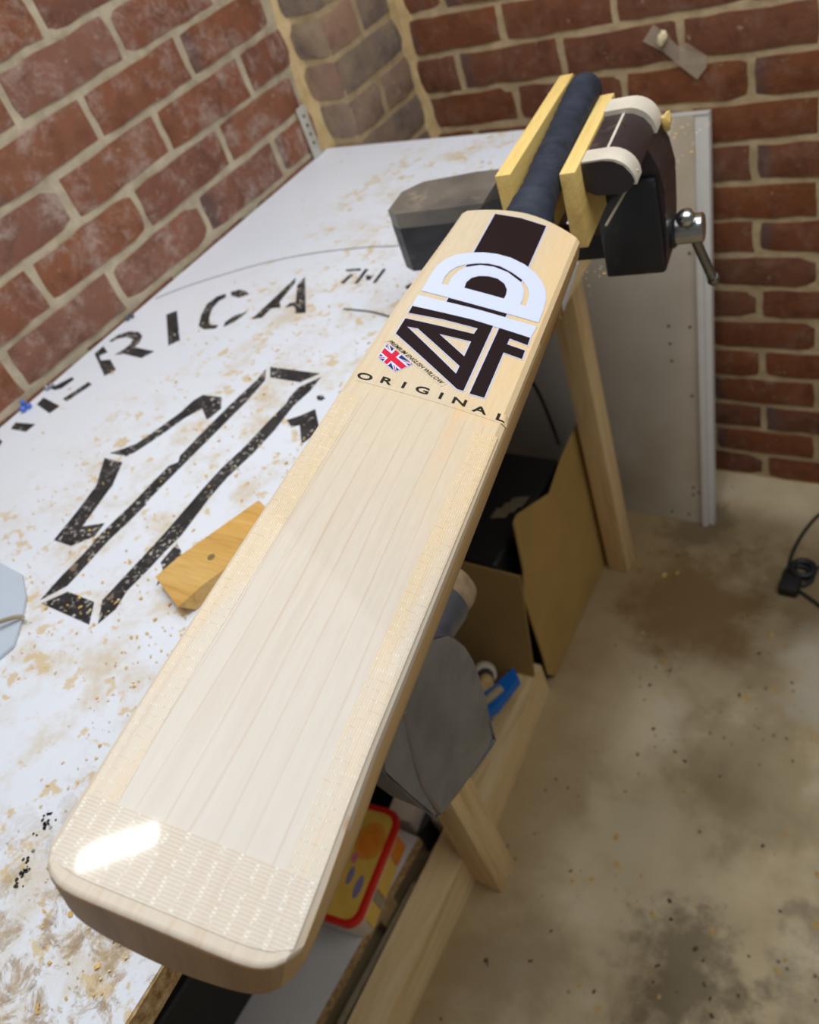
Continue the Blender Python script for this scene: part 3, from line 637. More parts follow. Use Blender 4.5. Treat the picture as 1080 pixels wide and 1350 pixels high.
# handle: leans slightly towards the face, flares into the shoulders, spiral ridges of the grip
def handle_mesh():
    bm = bmesh.new(); n = 28; rings = []; K = 150
    for k in range(K + 1):
        t = k / K; v = .574 + .268 * t
        cz = interp(v, [(.574, -.0215), (.60, -.0185), (.64, -.007), (.70, .003), (.85, .021)])
        r = interp(v, [(.574, .0255), (.598, .0235), (.645, .0172), (.84, .0172)])
        if t > .955: r *= math.sqrt(max(0, 1 - ((t - .955) / .0452) ** 2)) * .96 + .04
        row = []
        for i in range(n):
            a = 2 * math.pi * i / n
            ridge = .0007 * max(0, math.sin(2 * math.pi * (v * 62) + a)) ** 6
            rx = r + ridge; rz = (r + ridge) * interp(v, [(.574, .62), (.60, .68), (.645, 1), (.84, 1)])
            row.append(bm.verts.new((rx * math.cos(a), v, cz + rz * math.sin(a))))
        rings.append(row)
    for a, b in zip(rings, rings[1:]):
        for i in range(n): bm.faces.new((a[i], a[(i + 1) % n], b[(i + 1) % n], b[i]))
    bm.faces.new(rings[0]); bm.faces.new(rings[-1])
    return fin(bm, 'handle_grip', True, 70)
tag(link('handle_grip', handle_mesh(), M_GRIP, bat, local=True), 'navy blue wrapped rubber grip')
def conform(bm, lift):
    """cut a flat sheet into strips and lay it on the curved face"""
    for axis, rng in ((0, [i * .006 for i in range(-9, 10)] + [.045, .047, .049, -.047, -.049, -.051]),):
        for c in rng:
            g = bm.verts[:] + bm.edges[:] + bm.faces[:]
            bmesh.ops.bisect_plane(bm, geom=g, plane_co=(c, 0, 0), plane_no=(1, 0, 0), dist=1e-6)
    for v in bm.verts: v.co.z += facez(v.co.x, v.co.y) + lift
def decal(name, loops, lift, mat, parent, th=.00012):
    bm = bmesh.new(); poly_sheet(bm, loops, 0, th); conform(bm, lift)
    return link(name, fin(bm, name), mat, parent, local=True)
def strip_mesh(name, x0, x1, va, vb, lift, nx=8, nv=40, wrap=0):
    """a strip of film between two length curves, hugging the face"""
    bm = bmesh.new(); top_, low = [], []
    for j in range(nv + 1):
        r1, r2 = [], []
        for i in range(nx + 1):
            x = lerp(x0, x1, i / nx); v = lerp(va(x), vb(x), j / nv); x += interp(v, CX); z = facez(x, v) + lift
            r1.append(bm.verts.new((x, v, z))); r2.append(bm.verts.new((x, v, z - .0003)))
        top_.append(r1); low.append(r2)
    for j in range(nv):
        for i in range(nx):
            bm.faces.new((top_[j][i], top_[j][i + 1], top_[j + 1][i + 1], top_[j + 1][i]))
    for j in range(nv):
        for s in (0, nx): bm.faces.new((top_[j][s], top_[j + 1][s], low[j + 1][s], low[j][s]))
    for s in (0, nv):
        for i in range(nx): bm.faces.new((top_[s][i], top_[s][i + 1], low[s][i + 1], low[s][i]))
    return fin(bm, name, True, 40)
link('clear_facing', strip_mesh('clear_facing', -.0495, .0495, lambda x: .0015 + .004 * (abs(x) / .0545) ** 6, lambda x: .3195, .00012), M_FILM, bat, local=True)
for s in (-1, 1):
    a, b = sorted((s * .0375, s * .0515))
    link('edge_tape', strip_mesh('edge_tape', a, b, lambda x: .012, lambda x: .314, .00026), M_TAPE_E, bat, local=True)
link('toe_tape', strip_mesh('toe_tape', -.0515, .0515, lambda x: .0012 + .008 * (abs(x) / .0545) ** 8, lambda x: .0315, .0004, 14, 12), M_TAPE_T, bat, local=True)
# maker's label: pale rim sheet, dark and white shapes printed over it
rim = .0009
logo = decal('logo_label', [offset(S['stripe'], rim)], .00020, M_RIM, bat)
for key, nm in (('ablack', 'logo_letter'), ('fblack', 'logo_letter'), ('iwhite', 'logo_letter'), ('dwhite', 'logo_letter')):
    L = S[key]
    white = key in ('iwhite', 'dwhite')
    r_ = rim * (.35 if white else 1)
    decal('logo_rim', [offset(L[0], r_)] + [offset(h, -r_) for h in L[1:]], .00034 if white else .00024, M_RIM, logo)
    decal(nm, L, .00044 if white else .00036, M_WHITE if white else M_INK, logo)
decal('logo_stripe', [S['stripe']], .00028, M_INK, logo)
# lettering
def text_mesh(s, size, bold=0, shear=0, width=1.0):
    cu = bpy.data.curves.new('lettering', 'FONT'); cu.body = s; cu.size = size; cu.offset = bold; cu.shear = shear; cu.align_x = 'CENTER'; cu.align_y = 'CENTER'; cu.space_character = 1.0
    cu.extrude = 0; cu.resolution_u = 6
    o = bpy.data.objects.new('lettering', cu); C.objects.link(o)
    dg = bpy.context.evaluated_depsgraph_get(); me = bpy.data.meshes.new_from_object(o.evaluated_get(dg))
    bpy.data.objects.remove(o); bpy.data.curves.remove(cu); me.materials.clear()
    for v in me.vertices: v.co.x *= width
    return me
def letter(name, s, size, u, v, ang, lift, mat, parent, **k):
    me = text_mesh(s, size, **k); R2 = Matrix.Rotation(ang, 4, 'Z')
    for q in me.vertices:
        p = R2 @ q.co; p.x += u; p.y += v; p.z = 0; q.co = p
    bm = bmesh.new(); bm.from_mesh(me)
    for c in [i * .002 for i in range(-27, 28)]:
        bmesh.ops.bisect_plane(bm, geom=bm.verts[:] + bm.edges[:] + bm.faces[:], plane_co=(c, 0, 0), plane_no=(1, 0, 0), dist=1e-6)
    for q in bm.verts: q.co.z = facez(q.co.x, q.co.y) + lift
    bm.to_mesh(me); bm.free()
    return link(name, me, mat, parent, local=True)
band = decal('name_strip', [S['band']], .0002, M_BAND, bat)
for ch, (u, v) in zip('ORIGINAL', S['letters']): letter('printed_letter', ch, .0092, u, v, 0, .0004, M_BLACKTXT, band, bold=.00022, width=1.42)
(u0, v0), (u1, v1) = S['slogan']
slog = 'PREMIUM ENGLISH WILLOW'; du, dv = u1 - u0, v1 - v0; ang = math.atan2(dv, du); Ls = math.hypot(du, dv)
me = text_mesh(slog, .0048, .00004, .25); xs = [q.co.x for q in me.vertices]; wd = max(xs) - min(xs); R2 = Matrix.Rotation(ang, 4, 'Z')
nr = Vector((-math.sin(ang), math.cos(ang)))
bandp = [(u0 - .002 * math.cos(ang) + nr.x * k, v0 - .002 * math.sin(ang) + nr.y * k) for k in (.0026, -.0026)]
bande = [(u1 + .002 * math.cos(ang) + nr.x * k, v1 + .002 * math.sin(ang) + nr.y * k) for k in (-.0026, .0026)]
slab = decal('slogan_strip', [bandp + bande], .0002, M_BAND, bat)
for q in me.vertices:
    p = R2 @ Vector((q.co.x * Ls / wd, q.co.y, 0)); p.x += (u0 + u1) / 2; p.y += (v0 + v1) / 2; p.z = facez(p.x, p.y) + .0004; q.co = p
link('slogan_lettering', me, M_BLACKTXT, slab, local=True)
F = [Vector(p) for p in S['flag']]                          # corners: near-left, near-right, far-right, far-left
def fq(s, t):
    a = F[0].lerp(F[1], s); b = F[3].lerp(F[2], s); return tuple(a.lerp(b, t))
def fpoly(P): return [fq(s, t) for s, t in P]
flag = decal('flag_label', [offset(fpoly([(0, 0), (1, 0), (1, 1), (0, 1)]), .0006)], .0002, M_RIM, bat)
cx = .42
decal('flag_field', [fpoly([(0, 0), (1, 0), (1, 1), (0, 1)])], .00026, M_BLUE, flag)
def diag(name, hw, lift, mat, sh=0):
    for (a, b) in (((0, 0), (cx, .5)), ((1, 0), (cx, .5)), ((1, 1), (cx, .5)), ((0, 1), (cx, .5))):
        A, B = Vector(a), Vector(b); d = (B - A); n = Vector((-d.y * .8, d.x * .8)); n = n / n.length * hw
        sg = sh
        P = [A + n * (1 + sg), B + n * (1 + sg), B - n * (1 - sg), A - n * (1 - sg)]
        P = [(min(1, max(0, p.x)), min(1, max(0, p.y))) for p in P]
        decal(name, [fpoly(P)], lift, mat, flag)
diag('flag_white_diagonal', .10, .00030, M_WHITE); diag('flag_red_diagonal', .032, .00034, M_RED, .6)
for nm, hs, ht, lf, mt in (('flag_white_cross', .15, .27, .00038, M_WHITE), ('flag_red_cross', .09, .17, .00042, M_RED)):
    decal(nm, [fpoly([(cx - hs, 0), (cx + hs, 0), (cx + hs, .5 - ht), (1, .5 - ht), (1, .5 + ht), (cx + hs, .5 + ht), (cx + hs, 1), (cx - hs, 1), (cx - hs, .5 + ht), (0, .5 + ht), (0, .5 - ht), (cx - hs, .5 - ht)])], lf, mt, flag)

# ------------------------------------------------------------------ bench vise and the boards in its jaws
VM = Matrix.Translation((.815, -.80, ZB)) @ Matrix.Rotation(math.radians(10), 4, 'Z')
vise = empty('bench_vise', (0, 0, 0), 0, 'black cast-iron bench vise gripping the bat handle at the bench end', 'vise', M=VM)
def vp(name, me, mat, parent=None): return link(name, me, mat, parent or vise, local=True)
vp('base', prismm('base', [(-.20, .00), (-.17, -.03), (-.07, -.03), (-.07, .15), (-.17, .15), (-.20, .12)], 0, .02, .003), M_IRON)
bm = bmesh.new(); prism(bm, [(-.18, .035), (-.075, .02), (-.075, .13), (-.18, .13)], .02, .072); bevel(bm, .004)
vp('body', fin(bm, 'body', True), M_IRON)
bm = bmesh.new(); prism(bm, [(-.243, .052), (-.228, .040), (-.06, .036), (-.06, .112), (-.225, .112), (-.243, .098)], .072, .131); bevel(bm, .003)
vp('anvil', fin(bm, 'anvil', True), M_IRON)
bm = bmesh.new(); prism(bm, [(-.240, .048), (-.226, .036), (-.160, .034), (-.05, .034), (-.05, .112), (-.150, .120), (-.219, .114), (-.240, .094)], .131, .1495); bevel(bm, .003)
vp('anvil_top', fin(bm, 'anvil_top', True), M_IRONTOP)
def jaw_profile(x0, x1, z0, z1, r, flip=1):
    P = [(x0, z0), (x0, z1)]
    for i in range(9):
        a = math.pi / 2 * i / 8; P.append((x1 - r + r * math.sin(a), z1 - r + r * math.cos(a)))
    P.append((x1, z0)); return P
def extr_y(P, y0, y1, w=.002):
    bm = bmesh.new(); vs = prism(bm, P, y0, y1)
    for v in vs: v.co = Vector((v.co.x, v.co.z, v.co.y))
    bevel(bm, w, 2, 40); return fin(bm, 'jaw', True)
mir = lambda P, c: [(2 * c - x, z) for x, z in P]
vp('fixed_jaw', extr_y(mir(jaw_profile(-.078, -.0345, .10, .205, .03), -.05625), -.080, .085), M_IRON)
for y in (.066,): vp('jaw_band', extr_y(mir(jaw_profile(-.0795, -.0340, .17, .2075, .03), -.05675), y, y + .022, .001), M_PADTAPE)
vp('moving_jaw', extr_y([(.0390, .2035), (.0390, .2290), (.0570, .2292), (.066, .2272), (.0745, .222), (.0805, .2135), (.0825, .2075), (.079, .2015), (.071, .1975), (.048, .1985)], -.0862, .050), M_IRON2)
bm = bmesh.new(); box(bm, (.0555, -.060, .2265), (.0580, .012, .2292)); vp('jaw_seam', fin(bm, 'jaw_seam'), M_PADTAPE)
vp('jaw_band', extr_y(jaw_profile(.0386, .0840, .204, .2305, .026), -.0850, -.062, .0008), M_PADTAPE)
vp('jaw_band', extr_y(jaw_profile(.0386, .0850, .206, .2335, .026), .012, .040, .001), M_PADTAPE)
hp = [(.027, .077), (.027, .190), (.045, .213), (.060, .2175), (.072, .213), (.082, .201), (.0885, .185), (.0920, .162), (.0895, .120), (.0850, .077)]
vp('jaw_housing', extr_y(hp, -.016, .048, .005), M_IRON2)
bm = bmesh.new(); box(bm, (.026, -.024, .078), (.086, -.0162, .178)); bevel(bm, .005); vp('front_plate', fin(bm, 'front_plate', True), M_IRON)
vp('slide_bar', boxm('slide_bar', (-.08, .012, .080), (.027, .048, .108), .003), M_IRON)
vp('screw_collar', cylm('screw_collar', (.079, .022, .100), (.0915, .022, .100), .0180, .002), M_IRON)
vp('screw_head', cylm('screw_head', (.0905, .022, .100), (.1185, .022, .100), .0148, .0015), M_STEEL)
P0, P1 = Vector((.1040, .011, .1160)), Vector((.1200, .040, .030))
vp('turning_bar', tubem('turning_bar', [P0, P0.lerp(P1, .5), P1], .0050, 14), M_STEELD)
Mk, _ = frame_to(P0 - (P1 - P0).normalized() * .004, P0)
bm = bmesh.new(); lathe(bm, [(0, -.007), (.005, -.0062), (.0086, -.003), (.0094, .002), (.0072, .008), (0, .0095)], Mk, 20)
vp('bar_knob', fin(bm, 'bar_knob', True, 80), M_STEEL)
Mk, _ = frame_to(P1, P1 + (P1 - P0)); bm = bmesh.new(); lathe(bm, [(0, -.002), (.0062, -.002), (.0066, .003), (.0052, .007), (0, .0075)], Mk, 20)
vp('bar_stop', fin(bm, 'bar_stop', True, 80), M_STEELD)
bm = bmesh.new(); bmesh.ops.create_icosphere(bm, subdivisions=2, radius=1)
for v in bm.verts:
    k = 1 + .5 * mnoise.noise(v.co * 1.9); v.co = Vector((.090 + v.co.x * .0055 * k, .036 + v.co.y * .004 * k, .206 + v.co.z * .009 * k))
vp('torn_tape', fin(bm, 'torn_tape', True), M_BOARD)
vp('tape_tail', tubem('tape_tail', [(.0835, -.074, .2120), (.066, -.078, .188), (.050, -.080, .166)], .0013, 8), M_PADTAPE)
# loose softwood boards between jaws and handle
def clamp_board(loc, rz, L, H, T, label, tilt=0):
    M_ = Matrix.Translation(loc) @ Matrix.Rotation(math.radians(rz), 4, 'Z') @ Matrix.Rotation(tilt, 4, 'X')
    o = link('clamping_board', boxm('clamping_board', (-T / 2, -L / 2, -H), (T / 2, L / 2, 0), .0012), M_BOARD, M=M_)
    return tag(o, label, 'board', 'softwood boards in the vise jaws')
clamp_board((.7905, -.800, 1.224), 9, .225, .100, .015, 'thin yellow pine board standing between the bat grip and the anvil side of the vise')
clamp_board((.8488, -.8150, 1.216), 10.0, .168, .072, .0145, 'thicker pine board between the bat grip and the taped moving jaw, nearer the silver screw')
# ------------------------------------------------------------------ boards against the back wall
panel = empty('leaning_board', (.59, -.1, 0), 0, 'tall scuffed white melamine panel leaning on the back wall behind the vise', 'panel')
def lean(me): return me
PT, PB, PH = -.022, -.180, .892                             # top and foot distance from the wall, height
ang = math.atan2(PT - PB, PH); Lp = math.hypot(PT - PB, PH)
PM = Matrix.Translation((0, PB, 0)) @ Matrix.Rotation(-ang, 4, 'X')
link('panel_board', boxm('panel_board', (.395, 0, 0), (.662, .018, Lp), .001), M_PANEL, panel, PM)
link('edge_strip', boxm('edge_strip', (.6625, .002, 0), (.688, .020, Lp), .0015), M_PANELW, panel, PM)
link('edge_strip', boxm('edge_strip', (.664, -.012, 0), (.677, .0018, Lp * .785), .002), M_PANELW, panel, PM)
link('top_lip', boxm('top_lip', (.395, .0, Lp), (.688, .020, Lp + .004), .001), M_PANELW, panel, PM)
M_HOLE = plain('dark_screw_hole', lin(84, 70, 52), .8)
for x, z in ((.648, .69), (.648, .655), (.600, .50), (.602, .46), (.645, .50), (.604, .42), (.645, .34), (.642, .10), (.642, .08), (.655, .088), (.590, .022), (.630, .022)):
    link('screw_hole', cylm('screw_hole', (x, -.0006, z), (x, .001, z), .0032, 0, 10), M_HOLE, panel, PM)
tag(link('white_backboard', boxm('white_backboard', (.095, -.222, 0), (.47, -.206, .968), .001), M_PANELW), 'white board standing on edge in the gap between bench and back wall', 'board')
# ------------------------------------------------------------------ left corner: bracket, beads
br = empty('corner_bracket', (.01, -.268, ZB), 0, 'narrow galvanised bracket with screw holes upright in the dusty wall corner', 'bracket')
link('plate', boxm('plate', (.0035, -.288, ZB + .001), (.0065, -.262, ZB + .098), .001), M_GALV, br)
for z in (.028, .045, .062, .08): link('bracket_hole', cylm('bracket_hole', (.0060, -.275, ZB + z), (.0072, -.275, ZB + z), .0032, 0, 12), M_HOLE, br)
def bead(pts, label, mat, r):
    t = empty('glass_bead', (pts[0][0], pts[0][1], ZB), 0, label, 'bead')
    for x, y, z, s in pts:
        bm = bmesh.new(); bmesh.ops.create_icosphere(bm, subdivisions=3, radius=r * s, matrix=Matrix.Translation((x, y, z))); link('bead', fin(bm, 'bead', True, 80), mat, t)
bead([(.016, -1.078, ZB + .0052, 1), (.019, -1.069, ZB + .0048, .9), (.012, -1.071, ZB + .011, .8)], 'cluster of shiny blue beads where bench meets brick wall', M_BEAD, .0050)
bead([(.012, -1.026, ZB + .0042, 1), (.016, -1.019, ZB + .004, .9)], 'clear grey beads beside the blue ones at the wall foot', M_BEADC, .0042)
bead([(.009, -.842, ZB + .0042, 1), (.013, -.834, ZB + .004, .9), (.008, -.832, ZB + .004, .9)], 'dark grey beads at the wall foot above the stencilled letter R', plain('dark_glass_bead', lin(70, 76, 88), .15, coat=1), .0042)
# tape patch and filler on the back wall
tp = empty('tape_patch', (.63, -.004, 1.0), 0, 'crooked strip of translucent packing tape stuck on the back wall', 'tape')
bm = bmesh.new(); prism(bm, [(.578, 1.022), (.600, 1.046), (.640, 1.006), (.655, 1.010), (.672, .996), (.686, .985), (.685, .966), (.668, .948), (.640, .974), (.612, 1.000)], 0, .0008)
for v in bm.verts: v.co = Vector((v.co.x, -.0050 - v.co.z - .002 * math.sin(v.co.x * 60), v.co.y))
link('tape_strip', fin(bm, 'tape_strip'), M_CLEAR, tp)
bm = bmesh.new(); bmesh.ops.create_icosphere(bm, subdivisions=3, radius=1)
for v in bm.verts:
    k = 1 + .35 * mnoise.noise(v.co * 2.1); v.co = Vector((.6145 + v.co.x * .0085 * k + v.co.z * .003, -.0105 + v.co.y * .0050 * k, 1.024 + v.co.z * .0125 * k))
tag(link('filler_lump', fin(bm, 'filler_lump', True, 80), M_PUTTY), 'lump of cream filler on the tape on the back wall', 'filler')
# ------------------------------------------------------------------ on the bench
rag = bmesh.new(); P = [(.10, -1.40), (.20, -1.33), (.284, -1.318), (.334, -1.322), (.372, -1.345), (.398, -1.372), (.418, -1.398), (.414, -1.420), (.33, -1.47), (.2, -1.5), (.1, -1.47)]
poly_sheet(rag, [P], ZB + .0042, .0034)
tag(link('plastic_offcut', fin(rag, 'plastic_offcut'), M_RAG), 'pale blue sheet lying on the bench near its stencilled emblem', 'sheet')
sv = smooth_path([(.360, -1.412, ZB + .0065), (.378, -1.392, ZB + .013), (.390, -1.378, ZB + .012), (.399, -1.368, ZB + .008), (.404, -1.371, ZB + .0062)], 5)
tag(link('wood_curl', tubem('wood_curl', sv, [.0012 + .0012 * math.sin(math.pi * i / (len(sv) - 1)) for i in range(len(sv))], 8), M_PALE), 'curled tan shaving lying on the pale blue sheet', 'shaving')
blk = empty('wood_block', (.57, -1.26, ZB), 0, 'short golden pine block with a knot lying on the bench beside the bat', 'block')
BA, BB = Vector((.5350, -1.2800, 0)), Vector((.5920, -1.3030, 0))      # far and near corners of its left end
bx = (BB - BA).normalized(); by = Vector((-bx.y, bx.x, 0)); Lb = (BB - BA).length; bm = bmesh.new(); vs = []
for (s_, t_, z_) in ((0, .012, 0), (Lb, .012, 0), (Lb, .13, 0), (0, .13, 0), (0, .0, .016), (Lb, .0, .016), (Lb, .13, .020), (0, .13, .020), (0, .030, .020), (Lb, .030, .020)):
    vs.append(bm.verts.new(BA + bx * s_ + by * t_ + Vector((0, 0, ZB + .001 + z_))))
for f in ((0, 1, 2, 3), (0, 4, 5, 1), (4, 8, 9, 5), (8, 7, 6, 9), (2, 6, 7, 3), (1, 5, 9, 6, 2), (0, 3, 7, 8, 4)): bm.faces.new([vs[i] for i in f])
bevel(bm, .0015)
link('block', fin(bm, 'block', True), M_BLOCK, blk)
bm = bmesh.new(); lathe(bm, [(0, .0012), (.0026, .0012), (.0040, .0008), (.0042, -.001)], Matrix.Translation((.586, -1.242, ZB + .0207)), 16); link('knot', fin(bm, 'knot', True), plain('dark_knot', lin(120, 106, 70), .7), blk)
# ------------------------------------------------------------------ dust bag hanging at the bench edge
bag = empty('dust_bag', (.82, -1.25, .77), 0, 'grey nylon dust bag with taped cork-ended neck hanging at the bench edge under the bat', 'bag')
def pillow(name, P, x0, x1, mat, sub=3, puff=.006):
    """soft panel: polygon in the y-z plane, thick in x"""
    bm = bmesh.new(); vs = prism(bm, P, x0, x1)
    for v in vs: v.co = Vector((v.co.z, v.co.x, v.co.y))
    bevel(bm, .012, 4, 50)
    bmesh.ops.triangulate(bm, faces=[f for f in bm.faces if len(f.verts) > 4])
    bmesh.ops.subdivide_edges(bm, edges=bm.edges[:], cuts=2, use_grid_fill=True)
    cy = sum(p[0] for p in P) / len(P); cz = sum(p[1] for p in P) / len(P)
    for v in bm.verts:
        d = Vector((v.co.y - cy, v.co.z - cz)).length / .11
        s = 1 if v.co.x > (x0 + x1) / 2 else -1
        v.co.x += s * puff * max(0, 1 - d * d) + .0018 * mnoise.noise(v.co * 24) + .0012 * mnoise.noise(v.co * 60)
    return link(name, fin(bm, name, True, 60), mat, bag)
BAGP = [(-1.2307, 0.9708), (-1.2211, 0.9454), (-1.2179, 0.9113), (-1.2226, 0.8506), (-1.2274, 0.8105), (-1.2374, 0.7979), (-1.3248, 0.8252), (-1.3342, 0.8384), (-1.3415, 0.877), (-1.3492, 0.9235), (-1.3525, 0.9475), (-1.3446, 0.9698), (-1.3129, 0.983), (-1.2789, 0.989), (-1.2523, 0.991)]
pillow('bag_body', BAGP, .806, .850, M_BAG)
gus = bmesh.new(); vs = prism(gus, [(-1.3071, 0.9653), (-1.3173, 0.9379), (-1.3239, 0.9054), (-1.3283, 0.8708), (-1.327, 0.8348), (-1.3333, 0.8434), (-1.34, 0.8781), (-1.3478, 0.9245), (-1.3494, 0.9456), (-1.3419, 0.9653), (-1.3161, 0.9765)], .8465, .8525)
for v in vs: v.co = Vector((v.co.z, v.co.x, v.co.y))
link('side_gusset', fin(gus, 'side_gusset'), M_BAGD, bag)
pip = smooth_path([(.8535, y, z) for y, z in [(-1.3098, 0.9715), (-1.3199, 0.9444), (-1.3264, 0.9122), (-1.3308, 0.878), (-1.3293, 0.8378)]], 5)
link('piping', tubem('piping', pip, .0026, 8), M_PIPING, bag)
out = smooth_path([(.8485, y, z) for y, z in BAGP + BAGP[:1]], 3)
link('seam', tubem('seam', out[:-1], .0022, 6, True), M_BAGD, bag)
fold = smooth_path([(.8525, y, z) for y, z in [(-1.2504, 0.9628), (-1.247, 0.9448), (-1.2446, 0.9266), (-1.2423, 0.9127)]], 4)
link('fold', tubem('fold', fold, [.0006 + .002 * math.sin(math.pi * i / (len(fold) - 1)) for i in range(len(fold))], 6), M_PIPING, bag)
NA, NB = Vector((0.815, -1.29, 0.962)), Vector((0.818, -1.162, 0.962))
Mn, Ln = frame_to(NA, NB); bm = bmesh.new()
lathe(bm, [(0, 0), (.027, 0), (.0285, .004), (.0280, .03), (.0290, Ln - .032), (.0275, Ln - .027)], Mn, 32); link('neck_tape', fin(bm, 'neck_tape', True, 50), M_BAGD, bag)
bm = bmesh.new(); lathe(bm, [(.0268, Ln - .030), (.0272, Ln - .014), (.0250, Ln - .006), (.018, Ln - .001), (0, Ln)], Mn, 32); link('cork_end', fin(bm, 'cork_end', True, 60), M_FELT, bag)
# ------------------------------------------------------------------ under the bench
def sheet_yz(name, P, x0, x1, mat, label, cat, tilt=None):
    bm = bmesh.new(); vs = prism(bm, P, x0, x1)
    for v in vs: v.co = Vector((v.co.z, v.co.x, v.co.y))
    bevel(bm, .0015, 1); return tag(link(name, fin(bm, name), mat), label, cat)
SP0, SP1 = Vector((.5115, -.75, 0)), Vector((.4885, -.36, 0)); sd = (SP1 - SP0).normalized(); sn = Vector((-sd.y, sd.x, 0))
bm = bmesh.new()
vs = prism(bm, [(.46, .004), (.477, .286), (.454, .424), (.311, .408), (.235, .385), (.105, .455), (.085, .451), (.068, .336), (.041, .288), (.041, .101), (.037, .04), (.06, .003)], 0, -.004)
for v in vs: v.co = SP0 + sd * v.co.x + Vector((0, 0, v.co.y)) - sn * (v.co.z + .001)
tag(link('hardboard_sheet', fin(bm, 'hardboard_sheet'), M_MDF), 'notched tan hardboard sheet standing against the rear bench leg', 'board')
tag(link('black_crate', boxm('black_crate', (.215, -.715, .0), (.472, -.41, .378), .012, 3), M_BLACKP), 'black crate under the bench behind the tan sheets', 'crate')
bm = bmesh.new(); prism(bm, [(-.165, .0), (.006, .0), (.010, .097), (.072, .097), (.088, .37), (-.165, .395)], 0, .004)
CM = Matrix.Translation((.44, -.772, .0)) @ Matrix.Rotation(math.radians(4), 4, 'Z') @ Matrix.Rotation(math.radians(82), 4, 'X')
for v in bm.verts: v.co = CM @ v.co
tag(link('cardboard_flap', fin(bm, 'cardboard_flap'), M_CARD), 'flat brown cardboard sheet leaning on the front of the black crate', 'cardboard')
rl = empty('tape_roll', (.435, -.86, 0), 0, 'white-rimmed roll with a dark core and tan end lying under the bench', 'roll')
CAP0, CAP1 = Vector((.425, -.80, .13)), Vector((.462, -.845, .16))
link('rim', cylm('rim', CAP0, CAP0.lerp(CAP1, .3), .0235, .002), M_TUBCLEAR, rl)
link('core', cylm('core', CAP0.lerp(CAP1, .3), CAP0.lerp(CAP1, .62), .0175, .001), M_GREYP, rl)
link('end_cap', cylm('end_cap', CAP0.lerp(CAP1, .62), CAP1, .0150, .002), M_PINE, rl)
link('stem', cylm('stem', (.385, -.80, .0), CAP0, .016, .001), M_CARD, rl)
bl = empty('blue_scraper', (.44, -.92, .12), 0, 'blue plastic tool with a pale worn wooden grip under the dust bag', 'tool')
bm = bmesh.new(); prism(bm, [(.430, -.985), (.470, -.960), (.508, -.885), (.520, -.812), (.500, -.795), (.480, -.850), (.452, -.895), (.425, -.905), (.405, -.945)], .150, .172); bevel(bm, .004); link('blade', fin(bm, 'blade', True), M_BLUEP, bl)
link('grip', tubem('grip', smooth_path([(.375, -.855, .185), (.410, -.885, .188), (.440, -.905, .186), (.462, -.915, .182)], 5), [.012 + .004 * math.sin(math.pi * i / 15) for i in range(16)], 14), M_SKIN, bl)
link('strip', tubem('strip', [(.470, -.920, .182), (.492, -.880, .182), (.502, -.850, .180)], .0085, 10), M_PALE, bl)
link('stock', boxm('stock', (.40, -.97, .0), (.455, -.86, .1495), .004), M_GREYP, bl)
bm = bmesh.new()
for k in range(3):
    a = [(0, 0, 0), (.035, .004, .006), (.042, .03, .012), (.004, .026, .004)]
    vs = [bm.verts.new((.405 + x + k * .012, -.605 + y + k * .014, .380 + z + k * .004)) for x, y, z in a]; bm.faces.new(vs)
bmesh.ops.solidify(bm, geom=bm.faces[:], thickness=.0015)
tag(link('crumpled_wrapper', fin(bm, 'crumpled_wrapper'), M_PALE), 'crumpled grey wrapper lying on top of the black crate', 'wrapper')
# margarine tub with printed lid on the shelf
TM_ = Matrix.Translation((.412, -1.262, .1185)) @ Matrix.Rotation(math.radians(9), 4, 'Z')
tub = empty('plastic_tub', (0, 0, 0), 0, 'plastic food tub with red-rimmed lid and orange picture on the bench shelf', 'tub', M=TM_)
def rr_(hx, hy, r, n=6):
    P = []
    for cx_, cy_, a0 in ((hx - r, hy - r, 0), (-hx + r, hy - r, 90), (-hx + r, -hy + r, 180), (hx - r, -hy + r, 270)):
        for i in range(n + 1):
            a = math.radians(a0 + 90 * i / n); P.append((cx_ + r * math.cos(a), cy_ + r * math.sin(a)))
    return P
def loft(levels, name):
    bm = bmesh.new(); R_ = [[bm.verts.new((x, y, z)) for x, y in P] for P, z in levels]
    for a, b in zip(R_, R_[1:]):
        n = len(a)
        for i in range(n): bm.faces.new((a[i], a[(i + 1) % n], b[(i + 1) % n], b[i]))
    bm.faces.new(R_[0]); bm.faces.new(R_[-1]); return fin(bm, name, True, 40)
tp_ = lambda n, me, mat, p=None: link(n, me, mat, p or tub, local=True)
tbody = tp_('tub_body', loft([(rr_(.058, .092, .024), 0), (rr_(.064, .099, .026), .070), (rr_(.066, .101, .026), .076)], 'tub_body'), M_TUBCLEAR)
lid = tp_('lid', loft([(rr_(.068, .103, .027), .070), (rr_(.069, .104, .028), .076), (rr_(.067, .102, .027), .083), (rr_(.060, .095, .022), .083), (rr_(.0585, .0935, .021), .080)], 'lid'), M_TUBRED)
bm = bmesh.new(); poly_sheet(bm, [rr_(.0575, .0925, .020)], .0808, .0006); tp_('lid_label', fin(bm, 'lid_label'), M_YELLOW, lid)
def disc(name, x, y, rx, ry, mat, z, a=0):
    bm = bmesh.new(); P = [(x + rx * math.cos(t) * math.cos(a) - ry * math.sin(t) * math.sin(a), y + rx * math.cos(t) * math.sin(a) + ry * math.sin(t) * math.cos(a)) for t in [2 * math.pi * i / 24 for i in range(24)]]
    poly_sheet(bm, [P], z, .0005); tp_(name, fin(bm, name), mat, lid)
disc('printed_orange', .030, .040, .028, .034, plain('amber_print', lin(226, 150, 60), .4), .0811); disc('printed_orange', .030, .040, .021, .026, M_ORANGE, .0814)
